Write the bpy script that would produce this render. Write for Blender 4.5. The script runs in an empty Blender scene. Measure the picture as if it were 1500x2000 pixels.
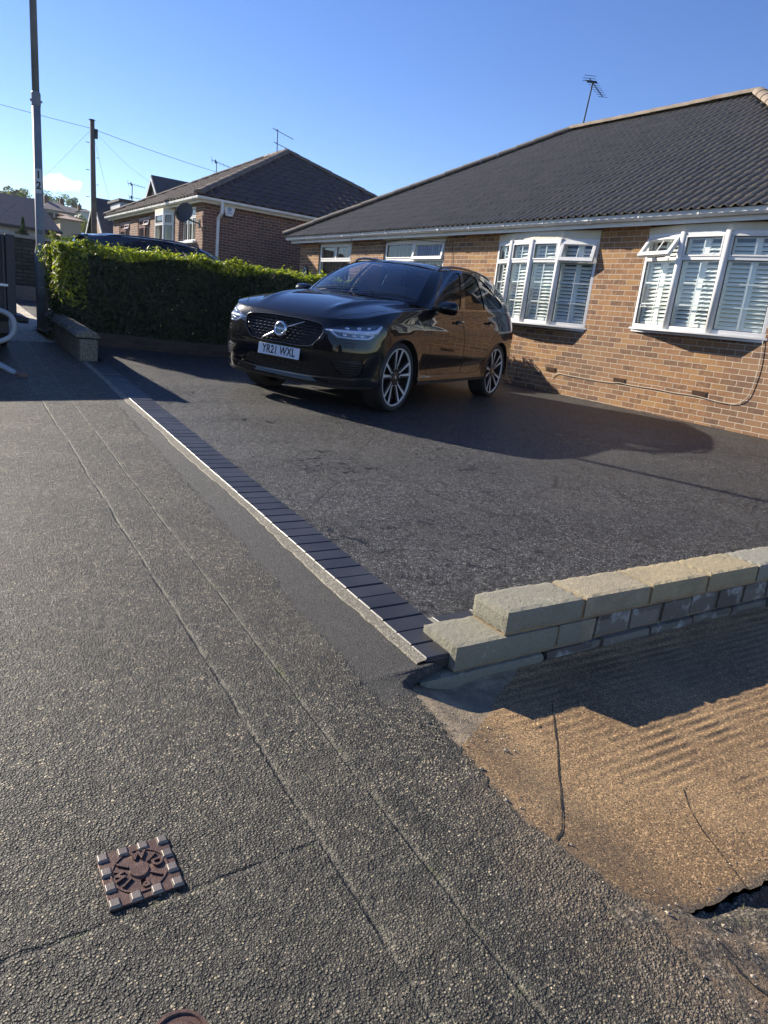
import bpy, bmesh, math, random
import numpy as np
from mathutils import Vector, Matrix
from mathutils.geometry import delaunay_2d_cdt
random.seed(7); RNG=np.random.default_rng(11)
R=math.radians; PI=math.pi
S=bpy.context.scene
# ---------------------------------------------------------------- camera
cd=bpy.data.cameras.new('camera'); cam=bpy.data.objects.new('camera',cd); S.collection.objects.link(cam); S.camera=cam
yaw,pit,rol=R(34.677),R(15.4515),R(6.3429)
fwd=Vector((math.sin(yaw)*math.cos(pit),math.cos(yaw)*math.cos(pit),-math.sin(pit)))
r0=fwd.cross(Vector((0,0,1))).normalized(); u0=r0.cross(fwd)
cr_,sr_=math.cos(rol),math.sin(rol); rx=cr_*r0+sr_*u0; ux=-sr_*r0+cr_*u0
cam.matrix_world=Matrix(((rx.x,ux.x,-fwd.x,0),(rx.y,ux.y,-fwd.y,0),(rx.z,ux.z,-fwd.z,0),(0,0,0,1)))
cd.sensor_fit='VERTICAL'; cd.sensor_height=24; cd.lens=24*1371.0/2000; cd.clip_start=.05; cd.clip_end=3000
# ---------------------------------------------------------------- sun, sky, exposure
SUN=Vector((-.84,1.78,1.0)).normalized(); ELEV=math.asin(SUN.z); AZ=math.atan2(SUN.x,SUN.y)
sl=bpy.data.lights.new('sun','SUN'); sl.energy=5.0; sl.angle=R(.53); sl.color=(1,.90,.75)
so=bpy.data.objects.new('sun',sl); S.collection.objects.link(so); so.rotation_euler=SUN.to_track_quat('Z','Y').to_euler(); so.location=(-5,12,9)
W=bpy.data.worlds.new('World'); S.world=W; W.use_nodes=True
wt=W.node_tree; wt.nodes.clear()
def wn(t,**k):
    n=wt.nodes.new(t)
    for a,b in k.items(): setattr(n,a,b)
    return n
sky=wn('ShaderNodeTexSky',sky_type='NISHITA',sun_disc=False,sun_elevation=ELEV,sun_rotation=AZ,altitude=50,air_density=.85,dust_density=.05,ozone_density=2.2)
bg=wn('ShaderNodeBackground'); bg.inputs[1].default_value=.085
out=wn('ShaderNodeOutputWorld')
geo=wn('ShaderNodeNewGeometry'); 
# small fair-weather clouds, fixed in the sky by direction
def cloudmask(d,rad,sc,prev,amt,seedv):
    d=Vector(d).normalized()
    nrm=wn('ShaderNodeVectorMath',operation='SUBTRACT'); tc=wt.nodes['TC'].outputs['Generated']
    wt.links.new(tc,nrm.inputs[0]); nrm.inputs[1].default_value=d
    scl=wn('ShaderNodeVectorMath',operation='MULTIPLY'); wt.links.new(nrm.outputs[0],scl.inputs[0]); scl.inputs[1].default_value=(1/rad[0],1/rad[0],1/rad[1])
    ln=wn('ShaderNodeVectorMath',operation='LENGTH'); wt.links.new(scl.outputs[0],ln.inputs[0])
    nz=wn('ShaderNodeTexNoise'); nz.inputs['Scale'].default_value=sc; nz.inputs['Detail'].default_value=8; nz.inputs['Roughness'].default_value=.62
    off=wn('ShaderNodeVectorMath',operation='ADD'); wt.links.new(tc,off.inputs[0]); off.inputs[1].default_value=(seedv,0,0); wt.links.new(off.outputs[0],nz.inputs['Vector'])
    m1=wn('ShaderNodeMath',operation='MULTIPLY_ADD'); wt.links.new(nz.outputs[0],m1.inputs[0]); m1.inputs[1].default_value=2.6; m1.inputs[2].default_value=-.62
    m2=wn('ShaderNodeMath',operation='SUBTRACT'); wt.links.new(m1.outputs[0],m2.inputs[0]); wt.links.new(ln.outputs[1],m2.inputs[1])
    mr=wn('ShaderNodeMapRange',interpolation_type='SMOOTHSTEP'); wt.links.new(m2.outputs[0],mr.inputs[0]); mr.inputs[1].default_value=-.25; mr.inputs[2].default_value=.55; mr.inputs[4].default_value=amt
    mx=wn('ShaderNodeMix',data_type='RGBA'); wt.links.new(mr.outputs[0],mx.inputs[0]); wt.links.new(prev,mx.inputs[6]); mx.inputs[7].default_value=(13,12.8,12.5,1)
    return mx.outputs[2]
tcn=wn('ShaderNodeTexCoord'); tcn.name='TC'
hs=wn('ShaderNodeHueSaturation'); hs.inputs['Saturation'].default_value=1.22; hs.inputs['Hue'].default_value=.515; wt.links.new(sky.outputs[0],hs.inputs['Color']); c=hs.outputs[0]
c=cloudmask((.166,1,.1145),(.026,.0125),38,c,.95,3.1)
c=cloudmask((.145,1,.112),(.012,.006),60,c,.35,1.3)
c=cloudmask((.215,1,.099),(.02,.007),50,c,.3,7.7)
wt.links.new(c,bg.inputs[0]); wt.links.new(bg.outputs[0],out.inputs[0])
S.view_settings.view_transform='Standard'; S.view_settings.look='None'; S.view_settings.exposure=1.12; S.view_settings.gamma=1
S.render.engine='CYCLES'; S.render.resolution_x=768; S.render.resolution_y=1024
S.cycles.max_bounces=8; S.cycles.transparent_max_bounces=16
# ---------------------------------------------------------------- helpers
class NT:
    def __init__(s,name):
        s.m=bpy.data.materials.new(name); s.m.use_nodes=True; s.t=s.m.node_tree; s.t.nodes.clear()
        s.o=s.n('ShaderNodeOutputMaterial'); s.b=s.n('ShaderNodeBsdfPrincipled'); s.l(s.b.outputs[0],s.o.inputs[0]); s._tc=None
    def n(s,t,**k):
        n=s.t.nodes.new(t)
        for a,b in k.items(): setattr(n,a,b)
        return n
    def l(s,a,b): s.t.links.new(a,b)
    def set(s,**k):
        for a,b in k.items():
            i=s.b.inputs[a.replace('_',' ')]
            if hasattr(b,'node'): s.l(b,i)
            else: i.default_value=(*b,1) if isinstance(b,tuple) and len(b)==3 and i.type=='RGBA' else b
        return s
    def pos(s):
        if not s._tc: s._tc=s.n('ShaderNodeNewGeometry')
        return s._tc.outputs['Position']
    def obj(s): return s.n('ShaderNodeTexCoord').outputs['Object']
    def math(s,op,a,b=None,c=None,clamp=False):
        n=s.n('ShaderNodeMath',operation=op,use_clamp=clamp)
        for i,v in enumerate((a,b,c)):
            if v is None: continue
            if hasattr(v,'node'): s.l(v,n.inputs[i])
            else: n.inputs[i].default_value=v
        return n.outputs[0]
    def noise(s,v,sc,det=3,rough=.5,dist=0,out=0):
        n=s.n('ShaderNodeTexNoise'); s.l(v,n.inputs['Vector']); n.inputs['Scale'].default_value=sc; n.inputs['Detail'].default_value=det; n.inputs['Roughness'].default_value=rough; n.inputs['Distortion'].default_value=dist
        return n.outputs[out]
    def vor(s,v,sc,feat='F1',out=0,rand=1):
        n=s.n('ShaderNodeTexVoronoi',feature=feat); s.l(v,n.inputs['Vector']); n.inputs['Scale'].default_value=sc; n.inputs['Randomness'].default_value=rand
        return n.outputs[out]
    def ramp(s,f,stops,interp='LINEAR'):
        n=s.n('ShaderNodeValToRGB'); n.color_ramp.interpolation=interp; e=n.color_ramp.elements
        while len(e)<len(stops): e.new(.5)
        for k,(p,c) in enumerate(stops):
            e[k].position=p; e[k].color=(*c,1) if isinstance(c,tuple) else (c,c,c,1)
        s.l(f,n.inputs[0]); return n.outputs[0]
    def mr(s,f,a,b,c=0,d=1,smooth=True):
        n=s.n('ShaderNodeMapRange'); 
        if smooth: n.interpolation_type='SMOOTHSTEP'
        s.l(f,n.inputs[0])
        for i,v in enumerate((a,b,c,d)): n.inputs[i+1].default_value=v
        return n.outputs[0]
    def mix(s,f,a,b,mode='MIX'):
        n=s.n('ShaderNodeMix',data_type='RGBA',blend_type=mode)
        for i,v in ((0,f),(6,a),(7,b)):
            if hasattr(v,'node'): s.l(v,n.inputs[i])
            else: n.inputs[i].default_value=(*v,1) if isinstance(v,tuple) else v
        return n.outputs[2]
    def scale(s,v,x,y=None,z=None,rot=(0,0,0),loc=(0,0,0)):
        n=s.n('ShaderNodeMapping'); s.l(v,n.inputs[0]); n.inputs['Scale'].default_value=(x,y if y is not None else x,z if z is not None else x); n.inputs['Rotation'].default_value=rot; n.inputs['Location'].default_value=loc
        return n.outputs[0]
    def sep(s,v): n=s.n('ShaderNodeSeparateXYZ'); s.l(v,n.inputs[0]); return n.outputs
    def comb(s,x,y,z=0.):
        n=s.n('ShaderNodeCombineXYZ')
        for i,v in enumerate((x,y,z)):
            if hasattr(v,'node'): s.l(v,n.inputs[i])
            else: n.inputs[i].default_value=v
        return n.outputs[0]
    def bump(s,h,dist=.01,strength=1,prev=None):
        n=s.n('ShaderNodeBump'); s.l(h,n.inputs['Height']); n.inputs['Distance'].default_value=dist; n.inputs['Strength'].default_value=strength
        if prev is not None: s.l(prev,n.inputs['Normal'])
        s.l(n.outputs[0],s.b.inputs['Normal']); return n.outputs[0]
def simple(name,col,rough=.5,metal=0,var=.12,bump=0,bs=60,coat=0,nsc=6):
    m=NT(name); p=m.obj(); f=m.noise(p,nsc,5,.6)
    lo=tuple(c*(1-var) for c in col); hi=tuple(min(1,c*(1+var)) for c in col)
    m.set(Base_Color=m.mix(m.mr(f,.3,.7),lo,hi),Roughness=m.mr(f,.2,.8,rough*.85,min(1,rough*1.15)),Metallic=float(metal))
    if coat: m.set(Coat_Weight=coat,Coat_Roughness=.04)
    if bump: m.bump(m.noise(p,bs,4,.6),bump)
    return m.m
def mesh(name,V,F,mat=None,parent=None,smooth=False,base=None,normals=None,mats=None,midx=None):
    me=bpy.data.meshes.new(name)
    V=np.asarray(V,float).reshape(-1,3)
    if base is not None: V=V-np.asarray(base,float)
    if isinstance(F,np.ndarray):
        me.vertices.add(len(V)); me.vertices.foreach_set('co',V.ravel())
        k=F.shape[1]; me.loops.add(F.size); me.loops.foreach_set('vertex_index',F.ravel().astype(np.int32))
        me.polygons.add(len(F)); me.polygons.foreach_set('loop_start',np.arange(0,F.size,k,dtype=np.int32)); me.polygons.foreach_set('loop_total',np.full(len(F),k,dtype=np.int32))
        me.update(calc_edges=True)
    else:
        me.from_pydata([tuple(v) for v in V],[],F)
    for m in (mats or [mat]): me.materials.append(m)
    if midx is not None: me.polygons.foreach_set('material_index',np.asarray(midx,dtype=np.int32))
    if smooth: me.polygons.foreach_set('use_smooth',[True]*len(me.polygons))
    me.validate(); me.update()
    if normals is not None: me.normals_split_custom_set_from_vertices([tuple(n) for n in normals])
    o=bpy.data.objects.new(name,me); S.collection.objects.link(o)
    if parent is not None: o.parent=parent
    elif base is not None: o.location=base
    return o
def tag(o,label=None,cat=None,group=None,kind=None):
    if label: o['label']=label
    if cat: o['category']=cat
    if group: o['group']=group
    if kind: o['kind']=kind
    return o
def thing(name,label,cat,loc,group=None,rot=None):
    o=bpy.data.objects.new(name,None); o.empty_display_size=.2; S.collection.objects.link(o); o.location=loc
    if rot: o.rotation_euler=rot
    return tag(o,label,cat,group)
def root(o):
    while o.parent: o=o.parent
    return o
class MB:
    def __init__(s): s.v=[]; s.f=[]
    def add(s,V,F):
        n=len(s.v); s.v+= [tuple(map(float,v)) for v in V]; s.f+=[tuple(i+n for i in f) for f in F]; return s
    def box(s,a,b):
        x0,x1=sorted((a[0],b[0]));y0,y1=sorted((a[1],b[1]));z0,z1=sorted((a[2],b[2]))
        return s.add([(x,y,z) for z in (z0,z1) for x,y in ((x0,y0),(x1,y0),(x1,y1),(x0,y1))],[(0,3,2,1),(4,5,6,7),(0,1,5,4),(1,2,6,5),(2,3,7,6),(3,0,4,7)])
    def obox(s,c,ax,ay,az,hx,hy,hz):
        c,ax,ay,az=map(Vector,(c,ax,ay,az))
        return s.add([c+ax*hx*i+ay*hy*j+az*hz*k for k in (-1,1) for i,j in ((-1,-1),(1,-1),(1,1),(-1,1))],[(0,3,2,1),(4,5,6,7),(0,1,5,4),(1,2,6,5),(2,3,7,6),(3,0,4,7)])
    def beam(s,p,q,w,h,up=(0,0,1)):
        p,q=Vector(p),Vector(q); d=(q-p); L=d.length; d/=L; up=Vector(up); sd=d.cross(up)
        if sd.length<1e-4: sd=d.cross(Vector((1,0,0)))
        sd.normalize(); u=sd.cross(d)
        return s.obox((p+q)/2,d,sd,u,L/2,w/2,h/2)
    def tube(s,P,r,n=8,caps=True):
        P=[Vector(p) for p in P]; m=len(P); rr=r if isinstance(r,(list,tuple)) else [r]*m; V=[];ref=None
        for i,p in enumerate(P):
            d=(P[min(i+1,m-1)]-P[max(i-1,0)]).normalized()
            if ref is None: ref=Vector((0,0,1)) if abs(d.z)<.9 else Vector((1,0,0))
            a=(ref-d*ref.dot(d)).normalized(); ref=a; b=d.cross(a)
            for k in range(n):
                t=2*PI*k/n; V.append(p+(a*math.cos(t)+b*math.sin(t))*rr[i])
        F=[(i*n+k,i*n+(k+1)%n,(i+1)*n+(k+1)%n,(i+1)*n+k) for i in range(m-1) for k in range(n)]
        if caps: F+=[tuple(range(n-1,-1,-1)),tuple((m-1)*n+k for k in range(n))]
        return s.add(V,F)
    def prism(s,poly,off):
        n=len(poly); off=Vector(off)
        return s.add([Vector(p) for p in poly]+[Vector(p)+off for p in poly],[tuple(range(n))[::-1],tuple(range(n,2*n))]+[(i,(i+1)%n,n+(i+1)%n,n+i) for i in range(n)])
    def lathe(s,prof,n=32,c=(0,0,0),ax=(0,0,1)):
        ax=Vector(ax).normalized(); a=ax.orthogonal().normalized(); b=ax.cross(a); c=Vector(c); m=len(prof)
        V=[c+ax*h+(a*math.cos(2*PI*k/n)+b*math.sin(2*PI*k/n))*r for r,h in prof for k in range(n)]
        return s.add(V,[(i*n+k,i*n+(k+1)%n,(i+1)*n+(k+1)%n,(i+1)*n+k) for i in range(m-1) for k in range(n)])
    def build(s,name,mat,parent=None,base=None,smooth=False,bevel=0,bseg=2):
        if parent is not None and base is None:
            rt=root(parent); base=rt.location if not rt.get('localspace') else (0,0,0)
        o=mesh(name,s.v,s.f,mat,parent,smooth,base)
        bm=bmesh.new(); bm.from_mesh(o.data); bmesh.ops.recalc_face_normals(bm,faces=bm.faces); bm.to_mesh(o.data); bm.free()
        if bevel:
            b=o.modifiers.new('bevel','BEVEL'); b.width=bevel; b.segments=bseg; b.limit_method='ANGLE'; b.angle_limit=R(40); b.harden_normals=True
            if not smooth: o.data.polygons.foreach_set('use_smooth',[True]*len(o.data.polygons))
        return o
def text_obj(txt,size,mat,name,parent,M,extrude=.001,sx=1,bold=0,spacing=1):
    c=bpy.data.curves.new(name,'FONT'); c.body=txt; c.size=size; c.extrude=extrude; c.align_x='CENTER'; c.align_y='CENTER'; c.offset=bold; c.space_character=spacing
    t=bpy.data.objects.new('tmp',c); S.collection.objects.link(t); bpy.context.view_layer.update()
    me=bpy.data.meshes.new_from_object(t.evaluated_get(bpy.context.evaluated_depsgraph_get())); bpy.data.objects.remove(t)
    me.transform(M@Matrix.Diagonal((sx,1,1,1))); me.materials.clear(); me.materials.append(mat); me.name=name
    o=bpy.data.objects.new(name,me); S.collection.objects.link(o); o.parent=parent; return o
def frameM(p,xd,yd):
    p,xd,yd=Vector(p),Vector(xd).normalized(),Vector(yd).normalized(); z=xd.cross(yd)
    return Matrix(((xd.x,yd.x,z.x,p.x),(xd.y,yd.y,z.y,p.y),(xd.z,yd.z,z.z,p.z),(0,0,0,1)))
# ---------------------------------------------------------------- terrain functions (camera is the origin)
def lin(T,x):
    for (a,u),(b,v) in zip(T,T[1:]):
        if x<=b: return u+(v-u)*(x-a)/(b-a)
    return T[-1][1]
def slopeY(Y): return lin([(-200,-1.285-8),(-30,-1.285-1.3),(0,-1.285),(20,-.305),(40,.1),(70,1.4),(330,27),(600,20),(1500,10)],Y)
def PV(X,Y): return slopeY(Y)-.03*(1.5-X)
def XE(Y): return 1.509+.0238*(Y-1.93)
def ZE(Y): return -1.19+.0492*(Y-1.93)
def ZF(Y): return -.948+(.0125 if Y>4.6 else .035)*(Y-4.6)
def DV(X,Y):
    t=(X-XE(Y))/(8.8-XE(Y)); return ZE(Y)*(1-t)+ZF(Y)*t-.03*math.sin(PI*min(1,max(0,t)))
def ND(X,Y):
    t=min(1,max(0,(X-1.28)/.36)); t=t*t*(3-2*t)
    return -1.222-.088*t-.006*max(0,X-1.9)+.03*(Y-1.5)*(1 if Y<1.5 else .4)
# ---------------------------------------------------------------- ground materials
def asphalt(name,stone,dark,pale,scale,rough,paleamt,bumpd,joints=False,slick=False):
    m=NT(name); p=m.pos(); q=m.scale(p,1,1,.2)
    wob=m.noise(q,scale*.7,3,.6,out=1)
    qq=m.n('ShaderNodeVectorMath',operation='MULTIPLY_ADD'); m.l(wob,qq.inputs[0]); qq.inputs[1].default_value=((.38 if joints else .16)/scale,)*3; m.l(q,qq.inputs[2]); v=qq.outputs[0]
    d=m.vor(v,scale); cs=m.sep(m.vor(v,scale,out=1)); c2=m.sep(m.vor(v,scale*1.9,out=1)); d2=m.vor(v,scale*1.9)
    n1=m.noise(q,scale*.9,3,.6); n2=m.noise(q,scale*2.2,2,.6); big=m.noise(p,1.1,5,.6); mid=m.noise(p,7,5,.65)
    col=m.ramp(cs[0],[(0,tuple(c*.30 for c in stone)),(.45,stone),(.8,tuple(c*1.5 for c in stone)),(1,tuple(c*2.1 for c in stone))])
    col=m.mix(m.mr(c2[1],.35,.65,0,.6),col,m.mix(c2[0],tuple(c*.25 for c in stone),tuple(c*1.7 for c in stone)))
    col=m.mix(m.math('MULTIPLY',m.mr(cs[1],1-paleamt,1-paleamt+.03),.9),col,m.mix(cs[2],tuple(c*.7 for c in pale),pale))
    col=m.mix(m.mr(d,.30,.58,0,.9),col,dark)
    col=m.mix(m.mr(n1,.48,.36,0,.6),col,dark)
    col=m.mix(m.mr(big,.35,.7,0,.40),col,tuple(c*.55 for c in stone))
    col=m.mix(m.mr(mid,.50,.75,0,.12),col,tuple(c*1.5 for c in stone))
    dome=m.mr(d,.62,.08); dome2=m.mr(d2,.62,.08)
    h=m.math('MULTIPLY',dome,m.math('MULTIPLY_ADD',cs[2],1.5,.25)); h=m.math('MAXIMUM',h,m.math('MULTIPLY',dome2,m.math('MULTIPLY_ADD',c2[2],.9,.1)))
    bigc=m.vor(v,scale*.55); bigs=m.sep(m.vor(v,scale*.55,out=1)); h=m.math('MAXIMUM',h,m.math('MULTIPLY',m.mr(bigc,.40,.05),m.mr(bigs[2],.72,1,0,2.2)))
    h=m.math('MULTIPLY_ADD',n2,.5,h)
    col=m.mix(m.math('MULTIPLY',m.math('MULTIPLY',m.mr(bigs[2],.72,.8),m.mr(bigc,.36,.3)),.7),col,m.mix(bigs[0],stone,tuple(min(1,c*.8) for c in pale)))
    for k_,am in (((.42,.5),(.19,.26),(.085,.13)) if joints else ((.42,.6),(.2,.20),(.08,.06))):
        cc_=m.sep(m.vor(v,scale*k_,out=1)); dm=m.vor(v,scale*k_)
        f_=m.math('MULTIPLY_ADD',cc_[0],2*am,1-am); mul=m.n('ShaderNodeVectorMath',operation='SCALE'); m.l(col,mul.inputs[0]); m.l(f_,mul.inputs['Scale']); col=mul.outputs[0]
        h=m.math('MULTIPLY_ADD',cc_[1],.35/(k_**.5),h)
    h=m.math('MULTIPLY_ADD',m.noise(p,scale*.2,3,.6),1.6,h)
    if joints:
        X,Y,Z=m.sep(p)
        w=m.math('MULTIPLY_ADD',m.noise(m.comb(0.,Y),1.1,6,.55),.05,-.025)
        w2=m.math('MULTIPLY_ADD',m.noise(p,45,4,.7),.012,-.006)
        def line(x0,s,y0,a_,b_):
            e=m.math('ADD',m.math('ADD',X,w),w2); e=m.math('SUBTRACT',e,m.math('MULTIPLY_ADD',m.math('SUBTRACT',Y,y0),s,x0))
            return m.math('SUBTRACT',1,m.mr(m.math('ABSOLUTE',e),a_,b_))
        brk=m.mr(m.noise(p,5,4,.65),.38,.6,.12,1)
        jA=m.math('MULTIPLY',line(.955,.030,1.0,.001,.006),brk); jB=m.math('MULTIPLY',line(.765,.024,1.2,.0015,.009),brk)
        wA=line(.959,.030,1.0,.002,.026); wB=line(.769,.024,1.2,.002,.024)
        ec=m.math('SUBTRACT',m.math('ADD',Y,m.math('MULTIPLY',w2,1.2)),m.math('MULTIPLY_ADD',m.noise(m.comb(X,3.),3.,4,.6),.06,1.19))
        jC=m.math('MULTIPLY',m.math('SUBTRACT',1,m.mr(m.math('ABSOLUTE',ec),.002,.011)),m.math('MULTIPLY',m.mr(X,.74,.78,1,0),brk))
        j=m.math('MAXIMUM',m.math('MAXIMUM',jA,jB),jC)
        h=m.math('MULTIPLY_ADD',j,-2.2,h)
        dustl=m.math('MULTIPLY',m.math('MAXIMUM',wA,wB),m.mr(m.noise(p,12,4,.7),.40,.62))
        col=m.mix(m.math('MULTIPLY',dustl,.72),col,m.mix(cs[0],(.13,.12,.085),(.26,.235,.17)))
        col=m.mix(m.math('MULTIPLY',j,.75),col,(.022,.021,.019))
        moss=m.math('MULTIPLY',m.math('MAXIMUM',wA,jC),m.mr(m.noise(p,16,3,.6),.58,.70)); col=m.mix(m.math('MULTIPLY',moss,.8),col,(.085,.10,.025))
        dust=m.math('MULTIPLY',m.mr(m.noise(p,1.6,4,.55),.52,.74),.30)
        col=m.mix(dust,col,m.mix(c2[0],(.08,.07,.05),(.24,.21,.15)))
        edgeX=m.math('SUBTRACT',m.math('ADD',X,m.math('MULTIPLY_ADD',m.noise(p,7,4,.65),.12,-.06)),m.math('MULTIPLY_ADD',Y,.052,1.135))
        nf=m.math('MULTIPLY',m.mr(edgeX,-.02,.02),m.mr(Y,1.55,1.75))
        col=m.mix(m.math('MULTIPLY',nf,.8),col,m.mix(c2[0],(.014,.014,.015),(.085,.083,.078)))
        h=m.mix(m.math('MULTIPLY',nf,.8),h,m.math('MULTIPLY',n2,2.))
    if joints:
        br=m.math('MULTIPLY',m.mr(m.math('ADD',X,m.math('MULTIPLY_ADD',m.noise(p,6,5,.7),.5,-.25)),1.02,1.34),m.mr(Y,1.45,1.0)); br=m.math('MULTIPLY',br,m.mr(n1,.45,.55,.35,1))
        col=m.mix(m.math('MULTIPLY',br,.75),col,m.mix(cs[0],(.07,.05,.03),(.30,.23,.15)))
    r=rough
    if slick:
        sx=m.noise(p,9,7,.74,.8); ms=m.math('MULTIPLY',m.mr(sx,.565,.60),m.mr(m.noise(p,.9,3,.5),.42,.6))
        col=m.mix(m.math('MULTIPLY',ms,.8),col,(.012,.012,.013)); h=m.mix(m.math('MULTIPLY',ms,.85),h,m.math('MULTIPLY',d,0.))
        r=m.mr(ms,0,1,rough,.33)
        scuff=m.math('MULTIPLY',m.mr(m.noise(m.scale(p,1,1,1),30,3,.7,1.5),.60,.64),m.mr(m.noise(p,1.3,3,.5),.5,.62)); col=m.mix(m.math('MULTIPLY',scuff,.75),col,(.008,.008,.009)); h=m.math('MULTIPLY_ADD',scuff,-2.,h)
        ck=m.vor(m.comb(*[m.math('MULTIPLY_ADD',m.noise(p,2.5,4,.6,out=0),.5,a) for a in m.sep(p)[:2]]),.75,'DISTANCE_TO_EDGE')
        ckm=m.math('MULTIPLY',m.math('SUBTRACT',1,m.mr(ck,.001,.008)),m.mr(m.noise(p,.7,2),.38,.5))
        col=m.mix(m.math('MULTIPLY',ckm,.85),col,(.01,.01,.01))
        dusty=m.mr(m.noise(p,1.1,3,.5),.45,.75,0,.22); col=m.mix(dusty,col,m.mix(cs[0],(.04,.04,.038),(.17,.16,.14)))
    m.set(Base_Color=col,Roughness=r,Specular_IOR_Level=(.28 if slick else .45))
    m.bump(h,bumpd)
    return m.m
M_pave=asphalt('old_asphalt',(.096,.088,.064),(.010,.009,.008),(.48,.40,.26),135,.55,.14,.0068,joints=True)
M_drive=asphalt('fresh_asphalt',(.082,.084,.086),(.010,.010,.011),(.42,.42,.40),150,.48,.14,.0036,slick=True)
M_road=asphalt('road_asphalt',(.12,.115,.10),(.03,.03,.03),(.3,.28,.24),90,.7,.08,.004)
def mk_concrete(name,c1,c2,scale=1,ridge=False,rough=.85,bump=.003):
    m=NT(name); p=m.pos(); big=m.noise(p,2.2*scale,5,.65); fine=m.noise(p,160*scale,3,.7); pit=m.vor(p,70*scale)
    col=m.mix(m.mr(big,.3,.7),c1,c2); col=m.mix(m.mr(fine,.35,.7,0,.55),col,tuple(c*.45 for c in c1)); 
    g=m.sep(m.vor(p,230*scale,out=1)); col=m.mix(m.mr(g[0],.82,.86,0,.6),col,tuple(min(1,c*1.9) for c in c2)); col=m.mix(m.mr(g[1],.86,.9,0,.75),col,(.03,.026,.02))
    h=m.math('MULTIPLY_ADD',fine,.7,m.math('MULTIPLY',m.mr(pit,0,.25),.7)); h=m.math('MULTIPLY_ADD',g[2],.25,h)
    if ridge:
        X,Y,Z=m.sep(p)
        ang=m.math('MULTIPLY_ADD',X,.02,m.math('MULTIPLY',Y,1.)); ang=m.math('ADD',ang,m.math('MULTIPLY',m.noise(m.scale(p,1,4,1),3,4,.6),.014))
        wv=m.math('SINE',m.math('MULTIPLY',ang,2*PI/.040)); amt=m.math('MULTIPLY',m.mr(m.math('MULTIPLY_ADD',Y,.6,X),2.25,3.0),m.mr(m.noise(p,5,4,.6),.38,.62,.1,1))
        h=m.math('MULTIPLY_ADD',m.math('MULTIPLY',wv,amt),.75,h)
        col=m.mix(m.math('MULTIPLY',m.mr(m.math('MULTIPLY',wv,-1.),.2,1),m.math('MULTIPLY',amt,.4)),col,(.07,.05,.03))
        dark=m.mr(m.noise(p,1.6,5,.6),.55,.75); col=m.mix(m.math('MULTIPLY',dark,.5),col,(.10,.075,.045))
        h=m.math('MULTIPLY_ADD',m.noise(p,22,4,.65),1.3,h)
        am=m.n('ShaderNodeAttribute',attribute_name='mortar'); ad_=m.n('ShaderNodeAttribute',attribute_name='dirt')
        mm_=m.mr(m.math('ADD',am.outputs['Fac'],m.math('MULTIPLY_ADD',m.noise(p,28,5,.7),2.4,-1.2)),-.12,.12)
        mcol=m.mix(m.mr(m.noise(p,12,5,.65),.35,.65),(.19,.15,.10),(.33,.26,.17)); mcol=m.mix(m.mr(fine,.4,.7,0,.4),mcol,(.14,.11,.07))
        col=m.mix(mm_,col,mcol); h=m.mix(mm_,h,m.math('ADD',m.math('MULTIPLY',h,.5),m.math('MULTIPLY',m.noise(p,40,4,.6),1.5)))
        dd_=m.mr(m.math('MULTIPLY',ad_.outputs['Fac'],m.math('MULTIPLY_ADD',m.noise(p,25,5,.7),1.6,.1)),.25,.75,0,.85)
        col=m.mix(dd_,col,m.mix(g[0],(.035,.03,.024),(.12,.095,.065)))
    m.set(Base_Color=col,Roughness=rough); m.bump(h,bump); return m.m
M_oldcon=mk_concrete('brown_concrete',(.185,.112,.052),(.32,.21,.104),ridge=True,bump=.004)
M_mortar=mk_concrete('pale_mortar',(.36,.275,.17),(.50,.39,.25),bump=.005)
M_block=NT('concrete_block'); m=M_block; _p=m.pos(); _x=m.sep(_p)[0]; _id=m.math('FLOOR',m.math('DIVIDE',m.math('SUBTRACT',_x,1.853),.45))
_tone=m.ramp(m.math('DIVIDE',m.math('ADD',_id,1.5),16.),[(0,(.27,.26,.20)),(.125,(.36,.31,.21)),(.19,(.41,.335,.20)),(.25,(.39,.32,.19)),(.3125,(.30,.29,.235)),(.375,(.36,.33,.25)),(.45,(.43,.36,.23))],'CONSTANT')
_f=m.noise(_p,210,3,.7); _c2=m.mix(m.mr(_f,.35,.65,0,.35),_tone,(.12,.11,.08)); _c2=m.mix(m.mr(m.noise(_p,5,5,.65),.45,.7,0,.45),_c2,(.20,.18,.13)); _c2=m.mix(m.mr(m.sep(m.vor(_p,420,out=1))[0],.88,.93,0,.55),_c2,(.06,.055,.04)); _c2=m.mix(m.mr(m.noise(_p,11,5,.7),.6,.7,0,.35),_c2,(.5,.44,.34))
m.set(Base_Color=_c2,Roughness=.92); m.bump(m.math('MULTIPLY_ADD',m.mr(m.vor(_p,150),0,.22),.35,m.math('MULTIPLY_ADD',m.noise(_p,35,4,.65),1.2,m.math('MULTIPLY',_f,.7))),.005); M_block=M_block.m
M_haunch=mk_concrete('grey_haunch',(.15,.14,.11),(.24,.22,.17),bump=.0015)
M_jointm=simple('joint_mortar',(.27,.19,.105),.9,0,.2,.004,120)
M_paver=NT('charcoal_paver'); _p=M_paver.pos(); _v=M_paver.vor(_p,9.4,out=1)
M_paver.set(Base_Color=M_paver.mix(M_paver.mr(M_paver.vor(_p,160),0,.11),(.14,.14,.13),M_paver.mix(M_paver.mr(M_paver.noise(_p,4,3),.3,.7),(.018,.019,.022),(.035,.036,.04))),Roughness=.42)
M_paver.bump(M_paver.noise(_p,260,3,.7),.0012); M_paver=M_paver.m
M_grass=simple('rough_grass',(.06,.08,.025),.9,0,.5,.05,3,nsc=.5)
M_tarland=simple('side_ground',(.10,.095,.08),.9,0,.3,.02,20)
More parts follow.
